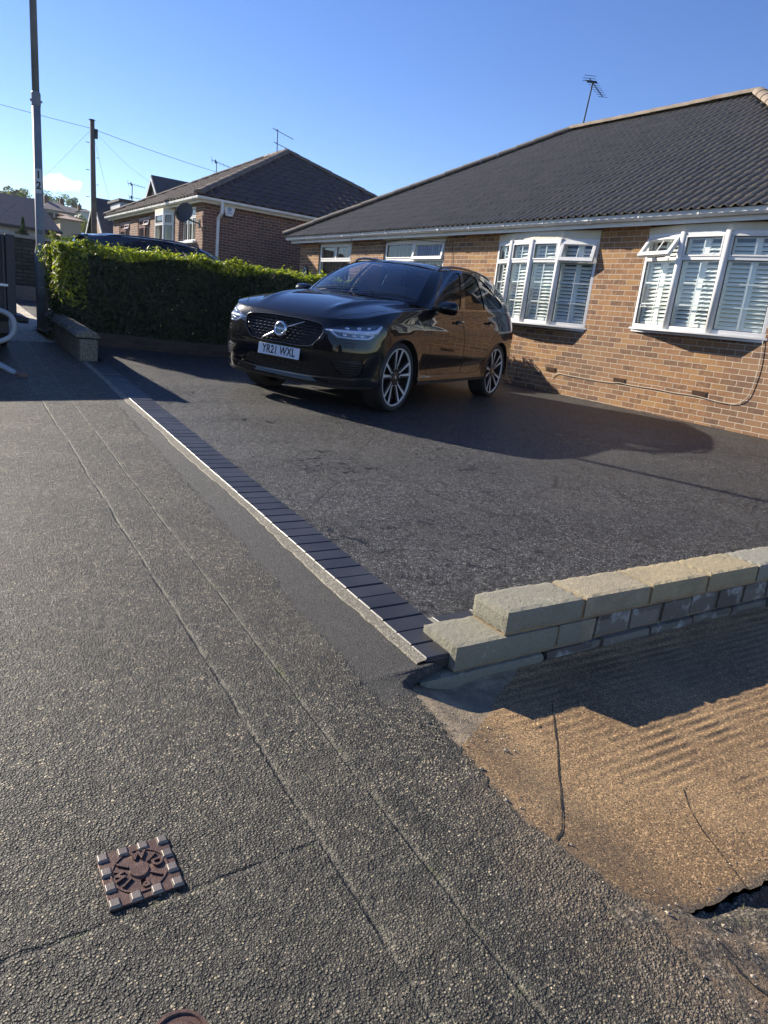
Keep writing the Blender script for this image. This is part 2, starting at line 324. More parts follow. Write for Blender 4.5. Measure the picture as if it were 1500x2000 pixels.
# ---------------------------------------------------------------- ground sheets
def grid(name,xs,ys,fz,mat,parent=None,keep=None):
    V=[(x,y,fz(x,y)) for y in ys for x in xs]; n=len(xs)
    F=[(j*n+i,j*n+i+1,(j+1)*n+i+1,(j+1)*n+i) for j in range(len(ys)-1) for i in range(n-1)]
    return mesh(name,V,F,mat,parent,smooth=True)
def terr(X,Y):
    z=slopeY(Y)
    if Y>60:
        z+= (Y-60)*.012*math.sin(X*.02+1)*max(0,1-abs(Y-200)/200)+ .6*math.sin(X*.11)*min(1,(Y-60)/80)
        z-= max(0,(X-.34*Y))*.06*(1 if Y<500 else .5)
    return z-.30-(.9 if 40<Y<70 else 0)*0
gx=[-1500,-700,-300,-150,-80,-40,-20,-8,-2,1,4,8,14,20,30,45,60,80,110,150,220,350,700,1500]
gy=[-1200,-400,-120,-40,-15,-5,0,3,6,9,12,16,20,26,32,40,50,60,75,90,110,130,160,190,220,250,280,310,340,380,450,600,900,1500]
tag(grid('ground',gx,gy,terr,M_grass),kind='structure')
ys=[-12,-8,-5,-3]+list(np.arange(-2,2.01,.5))+[2.5,3,3.5,4,5,6,7,8,9,10.2]
def bdx(y):
    B=[(-12,1.30),(.55,1.30),(.735,1.34),(.814,1.304),(.90,1.297),(.968,1.281),(1.074,1.273),(1.223,1.288),(1.394,1.311),(1.534,1.335),(1.68,1.36),(1.74,1.357),(1.765,1.42),(1.775,1.53),(1.81,1.475)]
    return lin(B,y) if y<1.81 else XE(y)-.02
pys=list(np.arange(-12,.55,.35))+list(np.arange(.56,1.80,.012))+[1.81,1.9,2.1]+list(np.arange(2.4,10.3,.3))+[10.25]
PX=[-.75,-.2,.3,.7,1.0,1.2]; V=[]
for y in pys:
    e=bdx(y)+(random.uniform(-.007,.007)+.008*math.sin(y*47)+.006*math.sin(y*131) if y<1.79 else 0)
    if y<1.79:
        ze=ND(e,max(.5,y)) if y>.5 else PV(e,y); tt=min(1,max(0,(y-1.66)/.12)); ze=ze*(1-tt)+PV(e,y)*tt
        V+=[(x,y,PV(x,y)) for x in PX[:-1]]+[(1.12,y,PV(1.12,y)*.7+ (ze)*.3),(e-.012,y,ze+.004),(e+.004,y,ze+.0015),(e+.05,y,ze-.02)]
    else: V+=[(x,y,PV(x,y)) for x in PX]+[(e-.012,y,PV(e,y)),(e,y,PV(e,y)),(e+.001,y,PV(e,y)-.001)]
n=len(PX)+3
tag(mesh('pavement',V,[(j*n+i,j*n+i+1,(j+1)*n+i+1,(j+1)*n+i) for j in range(len(pys)-1) for i in range(n-1)],M_pave,smooth=True),kind='structure')
tag(grid('road',[-7.5,-5,-3,-.9],[-60,-30]+ys+[14,18,24,32,45,60],lambda x,y:PV(-.9,y)-.12,M_road),kind='structure')
# kerb between road and pavement
kb=MB()
for a in range(-12,18):
    kb.add([(x,y,PV(-.75,y)+dz) for y in (a+.006,a+.994) for x,dz in ((-.9,-.25),(-.9,-.012),(-.885,.003),(-.75,.003),(-.75,-.25))],[(0,1,6,5),(1,2,7,6),(2,3,8,7),(3,4,9,8),(4,3,2,1,0),(5,6,7,8,9)])
tag(kb.build('kerb',M_haunch),kind='structure')
M_pale=mk_concrete('sunlit_street_concrete',(.42,.38,.31),(.55,.50,.41),scale=.3,bump=.004)  # grazing sunlight put into a paler concrete colour for the far street
tag(grid('street',[-.75,.3,1.2,1.5,1.75],[10.2,11,12,13,14,15,16,17,18.3],lambda x,y:PV(x,y)+.004,M_pale),kind='structure')
dxs=list(np.linspace(0,1,15)); dys=list(np.linspace(1.97,10.38,24))
V=[(XE(y)+.2+(8.8-XE(y)-.2)*t,y,DV(XE(y)+.2+(8.8-XE(y)-.2)*t,y)) for y in dys for t in dxs]; n=15
tag(mesh('driveway',V,[(j*n+i,j*n+i+1,(j+1)*n+i+1,(j+1)*n+i) for j in range(23) for i in range(14)],M_drive,smooth=True),kind='structure')
# neighbour's sunken concrete drive, boundary with the pavement follows a ragged line
bd=[(1.53,1.775),(1.40,1.765),(1.352,1.74),(1.355,1.68),(1.33,1.534),(1.306,1.394),(1.283,1.223),(1.268,1.074),(1.276,.968),(1.292,.90),(1.300,.814),(1.335,.735),(1.40,.695),(1.489,.676),(1.672,.675),(1.836,.655),(2.1,.62),(2.6,.57),(3.2,.5),(8.8,.3)]
rb=[]
for (a,b),(c,d) in zip(bd,bd[1:]):
    nn=max(2,int(math.hypot(c-a,d-b)/.02))
    for k in range(nn):
        t=k/nn; j=.006 if a<3 else 0
        rb.append((a+(c-a)*t+random.uniform(-j,j),b+(d-b)*t+random.uniform(-j,j)))
rb=rb[:600]+[(8.8,.3)]
LP=[(1.42,1.765),(1.30,1.73),(1.30,1.66),(1.28,1.56),(1.27,1.47),(1.28,1.37),(1.36,1.385),(1.44,1.44),(1.52,1.50),(1.60,1.55),(1.70,1.62),(1.80,1.68),(1.9,1.73),(2.0,1.8),(1.6,1.8)]
def pdist(p,Q,closed=False):
    b=9
    for i in range(len(Q) if closed else len(Q)-1):
        (x1,y1),(x2,y2)=Q[i],Q[(i+1)%len(Q)]; dx,dy=x2-x1,y2-y1; t=max(0,min(1,((p[0]-x1)*dx+(p[1]-y1)*dy)/(dx*dx+dy*dy+1e-12))); b=min(b,math.hypot(p[0]-x1-dx*t,p[1]-y1-dy*t))
    return b
ZV=ND
outl=rb+[(8.8,1.772),(3,1.772)]
ip=[(x+random.uniform(-.006,.006),y+random.uniform(-.006,.006)) for x in np.arange(1.28,2.4,.024) for y in np.arange(.6,1.76,.024)]+[(x,y) for x in np.arange(2.42,3.7,.07) for y in np.arange(.5,1.76,.07)]+[(x,y) for x in np.arange(3.8,8.7,.4) for y in (.6,.9,1.2,1.5)]
def cdt(outline_loops,points,faces=None,eps=1e-5):
    vs=[];es=[]
    for lp in outline_loops:
        n=len(vs); vs+=[Vector(p) for p in lp]; es+=[(n+i,n+(i+1)%len(lp)) for i in range(len(lp))]
    vs+=[Vector(p) for p in points]
    r=delaunay_2d_cdt(vs,es,[],0,eps); return r[0],r[2]
def inpoly(p,poly):
    x,y=p; c=False; j=len(poly)-1
    for i in range(len(poly)):
        xi,yi=poly[i];xj,yj=poly[j]
        if (yi>y)!=(yj>y) and x<(xj-xi)*(y-yi)/(yj-yi)+xi: c=not c
        j=i
    return c
vs,fs=cdt([outl],[p for p in ip if inpoly(p,outl)])
fs=[f for f in fs if inpoly((sum(vs[i][0] for i in f)/3,sum(vs[i][1] for i in f)/3),outl)]
def ndz(x,y):
    z=ND(x,y)
    return z+.03*max(0,(y-1.68)/.09)**1.7*(1 if x<4 else 0)*min(1,max(0,(x-1.62)/.15))
slab=tag(mesh('neighbour_driveway',[(v[0],v[1],ndz(v[0],v[1])) for v in vs],fs,M_oldcon,smooth=True),kind='structure')
for nm_ in ('dirt','mortar'):
    at=slab.data.attributes.new(nm_,'FLOAT','POINT')
    if nm_=='dirt': vals=[math.exp(-pdist(v,bd)/.035) for v in vs]
    else: vals=[(lambda d:max(-1,min(1,d/.03)))(pdist(v,LP,True)*(1 if inpoly(v,LP) else -1)) for v in vs]
    at.data.foreach_set('value',vals)
# broken verge between pavement and the slab, lower right
m=NT('broken_tarmac'); p=m.pos(); d=m.vor(p,95); cc=m.sep(m.vor(p,95,out=1)); big=m.noise(p,5,5,.6)
col=m.mix(cc[0],(.07,.06,.045),(.24,.20,.145)); col=m.mix(m.mr(cc[1],.9,.94),col,(.40,.33,.24)); col=m.mix(m.mr(d,.3,.6,0,.8),col,(.025,.022,.02)); col=m.mix(m.mr(big,.45,.62,0,.75),col,(.19,.13,.075)); col=m.mix(m.mr(m.noise(p,9,4,.6),.62,.72,0,.6),col,(.05,.055,.02))
m.set(Base_Color=col,Roughness=.85); h=m.math('MULTIPLY_ADD',big,2.2,m.math('SUBTRACT',1,d)); m.bump(m.math('MULTIPLY_ADD',m.noise(p,30,4,.6),1.0,m.math('MULTIPLY_ADD',m.noise(p,150,3,.6),1.6,m.math('MULTIPLY',h,.35))),.006); M_broken=m.m
BX=[(1.28,.80),(1.335,.735),(1.40,.695),(1.489,.676),(1.672,.675),(1.836,.655),(2.1,.62),(2.6,.57),(3.2,.5),(8.8,.3)]
def vz(x,y):
    yb=lin(BX,x) if x>1.28 else .8
    d=max(0,yb-y); t=min(1,max(0,(x-1.15)/.35)); base=PV(x,y)*(1-t)+(ND(x,max(yb,.3))-.03*d)*t
    w=min(1,d/.08); rough=.006*math.sin(x*23+y*31)+.004*math.sin(x*57-y*41)+.003*math.sin(y*83+x*20)
    pit=.045*math.exp(-((x-1.86)/.17)**2-((d-.035)/.035)**2)+.018*math.exp(-((x-1.62)/.14)**2-((d-.012)/.015)**2)
    return base+.0035+rough*w*t-pit
V=[];xs_=[1.22,1.26]+list(np.arange(1.29,2.7,.018))+[3,4,6,8.8]; dd=[-.004,.004,.012,.022,.034,.048,.065,.085,.11,.14,.18,.23,.3,.4,.55,.75,1.0,1.3]
for d in dd:
    for i,x in enumerate(xs_):
        yb=(lin(BX,x) if x>1.28 else .80+(1.28-x)*1.5); jj=random.uniform(-.004,.004)+.004*math.sin(x*70)+.003*math.sin(x*163); y=yb-d+(jj if d<.05 else 0)
        V.append((x,y,vz(x,y)-(.03 if i==0 else 0)-(.012 if d<0 else 0)))
n=len(xs_)
tag(mesh('verge',V,[(j*n+i,(j+1)*n+i,(j+1)*n+i+1,j*n+i+1) for j in range(len(dd)-1) for i in range(n-1)],M_broken,smooth=True),kind='structure')
tag(grid('verge_base',[1.28,3,5,8.8],[-12,-6,-3,-.45],lambda x,y:vz(x,-.45)-.01+.055*(y+.45),M_broken),kind='structure')
# cracks in the slab: thin dark grooves
def crack(name,pts,w,fz,mat):
    V=[];n=0
    P=[]
    for (a,b),(c,d) in zip(pts,pts[1:]):
        k=max(2,int(math.hypot(c-a,d-b)/.012))
        for i in range(k): t=i/k; P.append((a+(c-a)*t+random.uniform(-.0012,.0012),b+(d-b)*t+random.uniform(-.0012,.0012)))
    P.append(pts[-1])
    for i,(x,y) in enumerate(P):
        q=P[min(i+1,len(P)-1)];o=P[max(i-1,0)];dx,dy=q[0]-o[0],q[1]-o[1];L=math.hypot(dx,dy) or 1
        ww=w*(.75+.25*math.sin(i*.37+w*900)+random.uniform(-.15,.15))*(1 if 0<i<len(P)-1 else .1)
        V+=[(x-dy/L*ww,y+dx/L*ww,fz(x-dy/L*ww,y+dx/L*ww)+.002),(x+dy/L*ww,y-dx/L*ww,fz(x+dy/L*ww,y-dx/L*ww)+.002)]
    F=[(2*i,2*i+1,2*i+3,2*i+2) for i in range(len(P)-1)]
    return tag(mesh(name,V,F,mat),kind='structure')
M_crack=simple('crack_dark',(.018,.015,.012),.95)
crack('crack',[(1.91,1.53),(1.87,1.49),(1.80,1.41),(1.755,1.36),(1.69,1.29),(1.618,1.221),(1.56,1.16),(1.50,1.105),(1.434,1.044),(1.385,1.0),(1.345,.97),(1.30,.95)],.0032,ND,M_crack)
crack('crack',[(1.95,1.0),(1.88,.93),(1.833,.859),(1.797,.779),(1.763,.705),(1.741,.66)],.0018,ND,M_crack)
crack('crack',[(1.42,.55),(1.40,.50),(1.41,.45),(1.395,.40),(1.38,.36)],.005,lambda x,y:vz(x,y)+.004,M_crack)
# ---------------------------------------------------------------- paver edging and kerb haunch
M_sand=simple('jointing_sand',(.24,.23,.20),.9,0,.2,.002,200)
ed=thing('paver_edging','row of charcoal block pavers edging the tarmac drive along the pavement','paving edge',(XE(5),5,ZE(5)))
mb=MB(); bed=MB(); y=1.80; k=0
while y<8.62:
    x0=XE(y+.05); z=ZE(y+.05)+.012; dz=random.uniform(-.0012,.0012)
    x1=x0+.2+random.uniform(-.002,.002); a=y+.003; b=y+.101; sk=random.uniform(-.0012,.0012); c=.004
    V=[(x0,a,z-.05),(x1,a+sk,z-.05),(x1,b+sk,z-.045),(x0,b,z-.045),(x0,a,z-c+dz),(x1,a+sk,z-c+dz),(x1,b+sk,z-c+.005+dz),(x0,b,z-c+.005+dz),
       (x0+c,a+c,z+dz),(x1-c,a+c+sk,z+dz),(x1-c,b-c+sk,z+.005+dz),(x0+c,b-c,z+.005+dz)]
    mb.add(V,[(0,1,5,4),(1,2,6,5),(2,3,7,6),(3,0,4,7),(4,5,9,8),(5,6,10,9),(6,7,11,10),(7,4,8,11),(8,9,10,11)]); y+=.104
mb.build('paver_row',M_paver,ed)
bed.add([(XE(yy)+dx,yy,ZE(yy)+.003) for yy in (1.8,5,8.62) for dx in (-.004,.204)],[(0,1,3,2),(2,3,5,4)]); bed.build('joint_sand',M_sand,ed)
# pavers running along behind the low wall
e2=thing('paver_edging','charcoal block pavers in a row behind the stepped block wall','paving edge',(3,2.08,DV(3,2.08)))
mb=MB(); x=1.735
while x<8.6:
    z=DV(max(1.7,x+.1),2.05)+.010+random.uniform(-.001,.001); a=x+.003;b=x+(.203);c=.004;y0,y1=1.985,2.085
    if x<1.74: pass
    V=[(a,y0,z-.05),(b,y0,z-.05),(b,y1,z-.05),(a,y1,z-.05),(a,y0,z-c),(b,y0,z-c),(b,y1,z-c),(a,y1,z-c),(a+c,y0+c,z),(b-c,y0+c,z),(b-c,y1-c,z),(a+c,y1-c,z)]
    mb.add(V,[(0,1,5,4),(1,2,6,5),(2,3,7,6),(3,0,4,7),(4,5,9,8),(5,6,10,9),(6,7,11,10),(7,4,8,11),(8,9,10,11)]); x+=.207
mb.build('paver_row',M_paver,e2)
sb=MB(); sb.add([(x,y,DV(max(1.7,x),2.05)+.003) for x in (1.72,3,5,8.7) for y in (1.98,2.088)],[(0,1,3,2),(2,3,5,4),(4,5,7,6)]); sb.build('joint_sand',M_sand,e2)
# grey concrete haunch strip
V=[];F=[];k=0
for yy in np.arange(1.80,8.7,.06):
    w=.048+random.uniform(-.006,.008)+.01*math.sin(yy*3); e=XE(yy); z=ZE(yy)
    V+=[(e-w,yy,PV(e-w,yy)+.002),(e-w+.005,yy,z+.006),(e-.001,yy,z+.011)]
n=len(V)//3
for i in range(n-1): F+=[(3*i,3*i+1,3*i+4,3*i+3),(3*i+1,3*i+2,3*i+5,3*i+4)]
tag(mesh('kerb_strip',V,F,M_haunch),kind='structure')
# ---------------------------------------------------------------- stepped block wall between the drives
wl=thing('low_block_wall','low stepped wall of concrete blocks between the tarmac and brown concrete drives','wall',(1.62,1.77,-1.25))
def course(name,x0,x1,z0,z1,yf,yb,bl,mat,first=None,jit=.003,worn=0):
    mb=MB(); jb=MB(); x=x0; L=first or bl
    jb.box((x0+.012,yf+jit+.006,z0-.011),(x1-.01,yb-jit-.006,z1-.010))
    while x<x1-.05:
        xe=min(x+L,x1); o=[random.uniform(-jit,jit) for _ in range(3)]
        # block with chipped edges: subdivided box
        nx=max(4,int((xe-x)/.03)); nyy=8; nz=4
        bm_=bmesh.new()
        def P(u,v,w):
            px,py,pz=x+.004+(xe-x-.012)*u, yf+o[0]+(yb-yf)*v, z0+(z1-z0)*w+o[1]*.3
            eu=min(u,1-u)*(xe-x);ev=min(v,1-v)*(yb-yf);ew=min(w,1-w)*(z1-z0)
            es=sorted((eu,ev,ew)); near=(es[0]<.001)+(es[1]<.001)
            if near==2 or es[1]<.001:
                ch=.0015+.004*abs(math.sin(px*91+py*57+pz*133)*math.sin(px*37+pz*71))*(1+worn)
                if eu<.001: px+=ch*(1 if u<.5 else -1)
                if ev<.001: py+=ch*(1 if v<.5 else -1)
                if ew<.001: pz+=ch*.7*(1 if w<.5 else -1)
            return (px,py,pz)
        for (fixed,val) in ((0,0),(0,1),(1,0),(1,1),(2,0),(2,1)):
            dims=[nx,nyy,nz]; a,b=[i for i in range(3) if i!=fixed]
            VV=[];
            for i in range(dims[a]+1):
                for j in range(dims[b]+1):
                    q=[0,0,0]; q[fixed]=val; q[a]=i/dims[a]; q[b]=j/dims[b]; VV.append(P(*q))
            nn=dims[b]+1; FF=[(i*nn+j,(i+1)*nn+j,(i+1)*nn+j+1,i*nn+j+1) for i in range(dims[a]) for j in range(dims[b])]
            mb.add(VV,FF)
        bm_.free(); x=xe; L=bl
    o=mb.build(name,mat,wl); 
    bm=bmesh.new(); bm.from_mesh(o.data); bmesh.ops.remove_doubles(bm,verts=bm.verts,dist=.0004); bmesh.ops.recalc_face_normals(bm,faces=bm.faces); bm.to_mesh(o.data); bm.free()
    jb.build('mortar_bed',M_jointm,o)
    return o
M_block2=NT('weathered_block'); _p=M_block2.pos(); _c=M_block2.sep(M_block2.vor(M_block2.scale(_p,4.4,.1,9.),1,out=1,rand=0))
M_block2.set(Base_Color=M_block2.mix(M_block2.mr(M_block2.noise(_p,9,5,.6),.52,.66,0,.8),M_block2.mix(_c[0],(.10,.085,.07),(.22,.19,.15)),(.42,.41,.38)),Roughness=.9); M_block2.bump(M_block2.noise(_p,120,4,.7),.006); M_block2=M_block2.m
course('top_course',1.853,8.78,-1.133,-1.04,1.772,1.982,.45,M_block,worn=.5)
course('middle_course',1.612,2.40,-1.241,-1.143,1.768,1.986,.34,M_block,first=.55)
course('middle_course',2.412,8.78,-1.241,-1.143,1.776,1.98,.23,M_block2,jit=.006)
course('base_course',1.452,2.1,-1.33,-1.250,1.757,1.99,.65,M_block,worn=1.2)
course('base_course',2.11,8.78,-1.37,-1.250,1.762,1.99,.34,M_block2,jit=.006)
# stopcock covers
M_iron=NT('rusty_cast_iron'); _p=M_iron.obj(); M_iron.set(Base_Color=M_iron.mix(M_iron.mr(M_iron.noise(_p,60,4,.6),.4,.7),(.085,.050,.040),(.14,.085,.065)),Roughness=.42,Metallic=.35); M_iron.bump(M_iron.noise(_p,350,3,.6),.0008); M_iron=M_iron.m
M_stud=simple('worn_iron',(.19,.165,.145),.42,.5,.15,.0006,300)
cz=PV(.36,1.32)
cv=thing('stopcock_cover','square rusty iron stopcock cover with studded rim and raised lettering in the pavement','cover',(.3585,1.321,cz+.0015))
cv.rotation_euler=(math.atan(.049),-math.atan(.03),R(-1.5)); cv['localspace']=1
h=.079
MB().box((-h,-h,-.03),(h,h,.004)).build('plate',M_iron,cv,bevel=.002)
rm=MB(); 
for r0_,r1_ in ((.058,.0615),): rm.lathe([(r0_,.004),(r0_,.0065),(r1_,.0065),(r1_,.004)],48)
rm.lathe([(0,.0085),(.0195,.0085),(.022,.004)],32)
for a in (38,142,218,322): 
    t=R(a); rm.beam((math.cos(t)*.026,math.sin(t)*.026,.006),(math.cos(t)*.054,math.sin(t)*.054,.006),.0045,.005)
rm.build('raised_ring',M_iron,cv)
sd=MB()
for i in range(4):
    for j in range(4):
        if i in (0,3) or j in (0,3):
            x=-.0665+i*.0443; y=-.0665+j*.0443
            b=.0125; t=.0095; sd.add([(x-b,y-b,.004),(x+b,y-b,.004),(x+b,y+b,.004),(x-b,y+b,.004),(x-t,y-t,.0095),(x+t,y-t,.0095),(x+t,y+t,.0095),(x-t,y+t,.0095)],[(0,1,5,4),(1,2,6,5),(2,3,7,6),(3,0,4,7),(4,5,6,7)])
sd.build('rim_studs',M_stud,cv,bevel=.0015)
for ch,an in (('W',180),('W',82),('D',8),('B',-85)):
    t=R(an); xd=Vector((math.cos(t-PI/2),math.sin(t-PI/2),0)); 
    text_obj(ch,.03,M_iron,'raised_letter',cv,frameM((math.cos(t)*.040,math.sin(t)*.040,.0065),xd,(math.cos(t),math.sin(t),0)),.0025,1,.0012)
c2=thing('round_cover','small round iron cover only just showing at the bottom edge of the pavement','cover',(.325,.925,PV(.325,.925)+.002)); c2['localspace']=1
MB().lathe([(.0,.006),(.030,.006),(.034,.003),(.044,.003),(.046,.007),(.052,.007),(.054,-.02)],40).build('lid',M_iron,c2,smooth=False)
# loose bits on the ground
def leafbit(name,label,x,y,z,s,col,cat,ang=0):
    P=[(math.cos(a)*s*(1 if i%2 else .8),math.sin(a)*s*.45,0) for i,a in enumerate(np.linspace(0,2*PI,9)[:-1])]
    M_=Matrix.Rotation(ang,4,'Z'); V=[M_@Vector((p[0],p[1],.004+.25*s*(p[0]/s)**2)) for p in P]+[Vector((0,0,.002))]
    F=[(i,(i+1)%8,8) for i in range(8)]
    tag(mesh(name,[v+Vector((x,y,z)) for v in V],F,col,base=(x,y,z)),label,cat)
M_leafy=simple('dry_leaf',(.55,.40,.16),.6,0,.2); M_leafp=simple('pale_leaf',(.50,.38,.18),.6,0,.2)
leafbit('fallen_leaf','small tan leaf lying on the brown concrete beside the long crack',1.745,1.447,ND(1.745,1.447)+.003,.011,M_leafp,'leaf',.6)
leafbit('fallen_leaf','crumpled yellow leaf at the foot of the brick wall',8.70,7.95,DV(8.70,7.95)+.02,.055,M_leafy,'leaf',.3)
leafbit('fallen_leaf','pale dry leaf against the brick wall right of the yellow leaf',8.72,7.45,DV(8.72,7.45)+.01,.05,M_leafp,'leaf',1.2)
leafbit('fallen_leaf','pale leaf scrap on the drive edge nearest the wall corner',8.70,7.30,DV(8.70,7.30)+.01,.04,M_leafp,'leaf',2.2)
# scattered stones on the broken verge and pavement edge
mb=MB()
for i in range(340):
    if i<120: x=random.uniform(1.3,2.1);y=random.uniform(.35,.75)
    elif i<260: x=random.gauss(1.28,.035); y=random.uniform(.75,1.7)
    else: x=random.uniform(1.3,1.6);y=random.uniform(1.3,1.72)
    inside=inpoly((x,y),outl); z=(ND(x,y) if inside else (PV(x,y) if x<1.3 else vz(x,y))); s=random.uniform(.002,.0055)*(1.8 if random.random()<.06 else 1)
    V=[Vector((random.uniform(.6,1)*s*a,random.uniform(.6,1)*s*b,random.uniform(.5,.8)*s*c))+Vector((x,y,z+s*.4)) for a,b,c in ((1,0,0),(-1,0,0),(0,1,0),(0,-1,0),(0,0,1),(0,0,-1))]
    mb.add(V,[(0,2,4),(2,1,4),(1,3,4),(3,0,4),(2,0,5),(1,2,5),(3,1,5),(0,3,5)])
tag(mb.build('loose_gravel',mk_concrete('loose_stone',(.30,.25,.18),(.5,.43,.33))),'small loose stones scattered along the broken pavement edge','gravel',kind='stuff')
# tufts in the broken verge
mb=MB()
for i in range(70):
    x=random.choice([random.uniform(1.50,1.95)]); y=.63+random.uniform(-.03,.02); z=vz(x,y)-.02; hgt=random.uniform(.012,.035); a=random.uniform(0,6.28)
    d=Vector((math.cos(a),math.sin(a),0))*.002; tp=Vector((x,y,z+hgt))+Vector((random.uniform(-1,1),random.uniform(-1,1),0))*.010
    mb.add([Vector((x,y,z))-d,Vector((x,y,z))+d,tp],[(0,1,2)])
M_blade=simple('dry_grass',(.20,.20,.07),.7,0,.4)
tag(mb.build('grass_tufts',M_blade),'sparse grass tufts in the crack at the slab edge','grass',kind='stuff')
# ---------------------------------------------------------------- masonry, roof, joinery materials
def brick(name,axis,cols,mortar,bl=.225,bh=.075,off=(0,0),rough=.9):
    m=NT(name); p=m.pos(); X,Y,Z=m.sep(p)
    v=m.comb(m.math('ADD',X if axis=='X' else Y,off[0]),m.math('ADD',Z,off[1]))
    wv=m.noise(p,14,3,.6,out=1); q=m.n('ShaderNodeVectorMath',operation='MULTIPLY_ADD'); m.l(wv,q.inputs[0]); q.inputs[1].default_value=(.006,.005,0); m.l(v,q.inputs[2]); v=q.outputs[0]
    b=m.n('ShaderNodeTexBrick',offset=.5,squash=1); m.l(v,b.inputs['Vector']); b.inputs['Scale'].default_value=1; b.inputs['Brick Width'].default_value=bl; b.inputs['Row Height'].default_value=bh
    b.inputs['Mortar Size'].default_value=.0055; b.inputs['Mortar Smooth'].default_value=.25; b.inputs['Bias'].default_value=0; b.inputs['Color1'].default_value=(0,0,0,1); b.inputs['Color2'].default_value=(1,1,1,1); b.inputs['Mortar'].default_value=(.5,.5,.5,1)
    f=m.sep(b.outputs[0])[0]
    col=m.ramp(f,cols)
    fine=m.noise(p,90,4,.65); patch=m.noise(p,1.3,4,.6); inb=m.noise(p,16,3,.6)
    col=m.mix(m.mr(fine,.35,.7,0,.35),col,tuple(c*.5 for c in cols[0][1])); col=m.mix(m.mr(inb,.35,.7,0,.35),col,tuple(min(1,c*1.25) for c in cols[-1][1])); col=m.mix(m.mr(patch,.45,.75,0,.35),col,tuple(c*.7 for c in cols[0][1]))
    col=m.mix(m.mr(m.noise(p,.55,3,.6),.42,.62,0,.55),col,m.mix(f,(.12,.075,.055),(.26,.155,.095))) if 'buff' in name else col
    mo=m.mix(m.mr(m.noise(p,20,4,.6),.3,.7),tuple(c*.75 for c in mortar),mortar)
    col=m.mix(b.outputs['Fac'],col,mo)
    m.set(Base_Color=col,Roughness=rough); h=m.math('MULTIPLY_ADD',m.math('SUBTRACT',1,b.outputs['Fac']),1.,m.math('MULTIPLY',fine,.35)); m.bump(h,.007)
    return m.m
BC=[(0,(.135,.072,.045)),(.2,(.20,.102,.055)),(.45,(.285,.138,.064)),(.75,(.335,.172,.068)),(1,(.37,.215,.086))]
M_brick=brick('buff_brick','Y',BC,(.58,.48,.37),off=(.02,.0))
M_brickX=brick('buff_brick_end','X',BC,(.62,.50,.37))
LB=[(0,(.10,.055,.042)),(.5,(.16,.082,.058)),(1,(.235,.115,.072))]
M_lbF=brick('red_brown_brick','Y',LB,(.50,.42,.33)); M_lbS=brick('red_brown_brick_side','X',LB,(.50,.42,.36))
M_white=simple('white_upvc',(.70,.70,.69),.32,0,.03); M_wgut=simple('white_gutter_plastic',(.70,.70,.69),.4,0,.08,nsc=3)
M_beige=simple('beige_board',(.62,.57,.45),.5,0,.06); M_brownf=simple('brown_frame',(.16,.06,.035),.4,0,.1)
M_bead=simple('glazing_gasket',(.03,.03,.03),.5)
M_dark=simple('dark_interior',(.02,.02,.022),.9,0,.1)
M_room=simple('room_interior',(.20,.19,.17),.9,0,.1)
M_shut=simple('shutter_paint',(.88,.90,.87),.45,0,.03)
M_blind=NT('vertical_blind'); _p=M_blind.pos(); _y=M_blind.sep(_p)[1]; M_blind.set(Base_Color=(.50,.50,.42),Roughness=.8); M_blind=M_blind.m
M_black=simple('black_plastic',(.012,.012,.013),.45)
M_galv=simple('grey_painted_steel',(.20,.215,.235),.6,.1,.15,.001,60)
M_wire=simple('cable_black',(.03,.03,.035),.6)
def glass(name,tint=(.92,.95,.94),k=1.7,boost=0.):
    m=bpy.data.materials.new(name); m.use_nodes=True; t=m.node_tree; t.nodes.clear()
    o=t.nodes.new('ShaderNodeOutputMaterial'); mx=t.nodes.new('ShaderNodeMixShader'); tr=t.nodes.new('ShaderNodeBsdfTransparent'); gl=t.nodes.new('ShaderNodeBsdfGlossy'); lw=t.nodes.new('ShaderNodeLayerWeight'); pw=t.nodes.new('ShaderNodeMath'); ad=t.nodes.new('ShaderNodeMath')
    tr.inputs[0].default_value=(*tint,1); gl.inputs['Roughness'].default_value=.01; lw.inputs[0].default_value=.5; pw.operation='POWER'; pw.inputs[1].default_value=5
    ad.operation='MULTIPLY_ADD'; ad.inputs[1].default_value=.92; ad.inputs[2].default_value=.04*k+boost; ad.use_clamp=True
    t.links.new(lw.outputs['Facing'],pw.inputs[0]); t.links.new(pw.outputs[0],ad.inputs[0]); t.links.new(ad.outputs[0],mx.inputs[0]); t.links.new(tr.outputs[0],mx.inputs[1]); t.links.new(gl.outputs[0],mx.inputs[2]); t.links.new(mx.outputs[0],o.inputs[0]); return m
M_glass=glass('window_glass',(.93,.97,.96),1.9,.02)
def tilemat(name,c1,c2,lichen,lam=.3,roll=None):
    m=NT(name); p=m.pos(); n=m.noise(p,3.3,5,.65); f=m.noise(p,45,4,.6)
    col=m.mix(m.mr(n,.3,.7),c1,c2); col=m.mix(m.mr(f,.5,.75,0,lam),col,lichen); col=m.mix(m.mr(m.noise(p,18,4,.7),.62,.74,0,.5),col,tuple(c*1.3 for c in lichen))
    if roll:
        t_=m.math('FRACT',m.math('DIVIDE',m.math('SUBTRACT',roll,m.sep(p)[1]),.15)); w_=m.mr(m.math('ABSOLUTE',m.math('SUBTRACT',t_,.47)),.04,.22,1,0); col=m.mix(m.math('MULTIPLY',w_,.85),col,m.mix(f,(.17,.145,.11),(.34,.30,.235))); col=m.mix(m.math('MULTIPLY',m.mr(m.math('ABSOLUTE',m.math('SUBTRACT',t_,.47)),.26,.40),.85),col,(.03,.028,.026))  # sunlit rolls and shaded pans put into the tile colour, besides pale wear
    m.set(Base_Color=col,Roughness=.85); m.bump(f,.004); return m.m
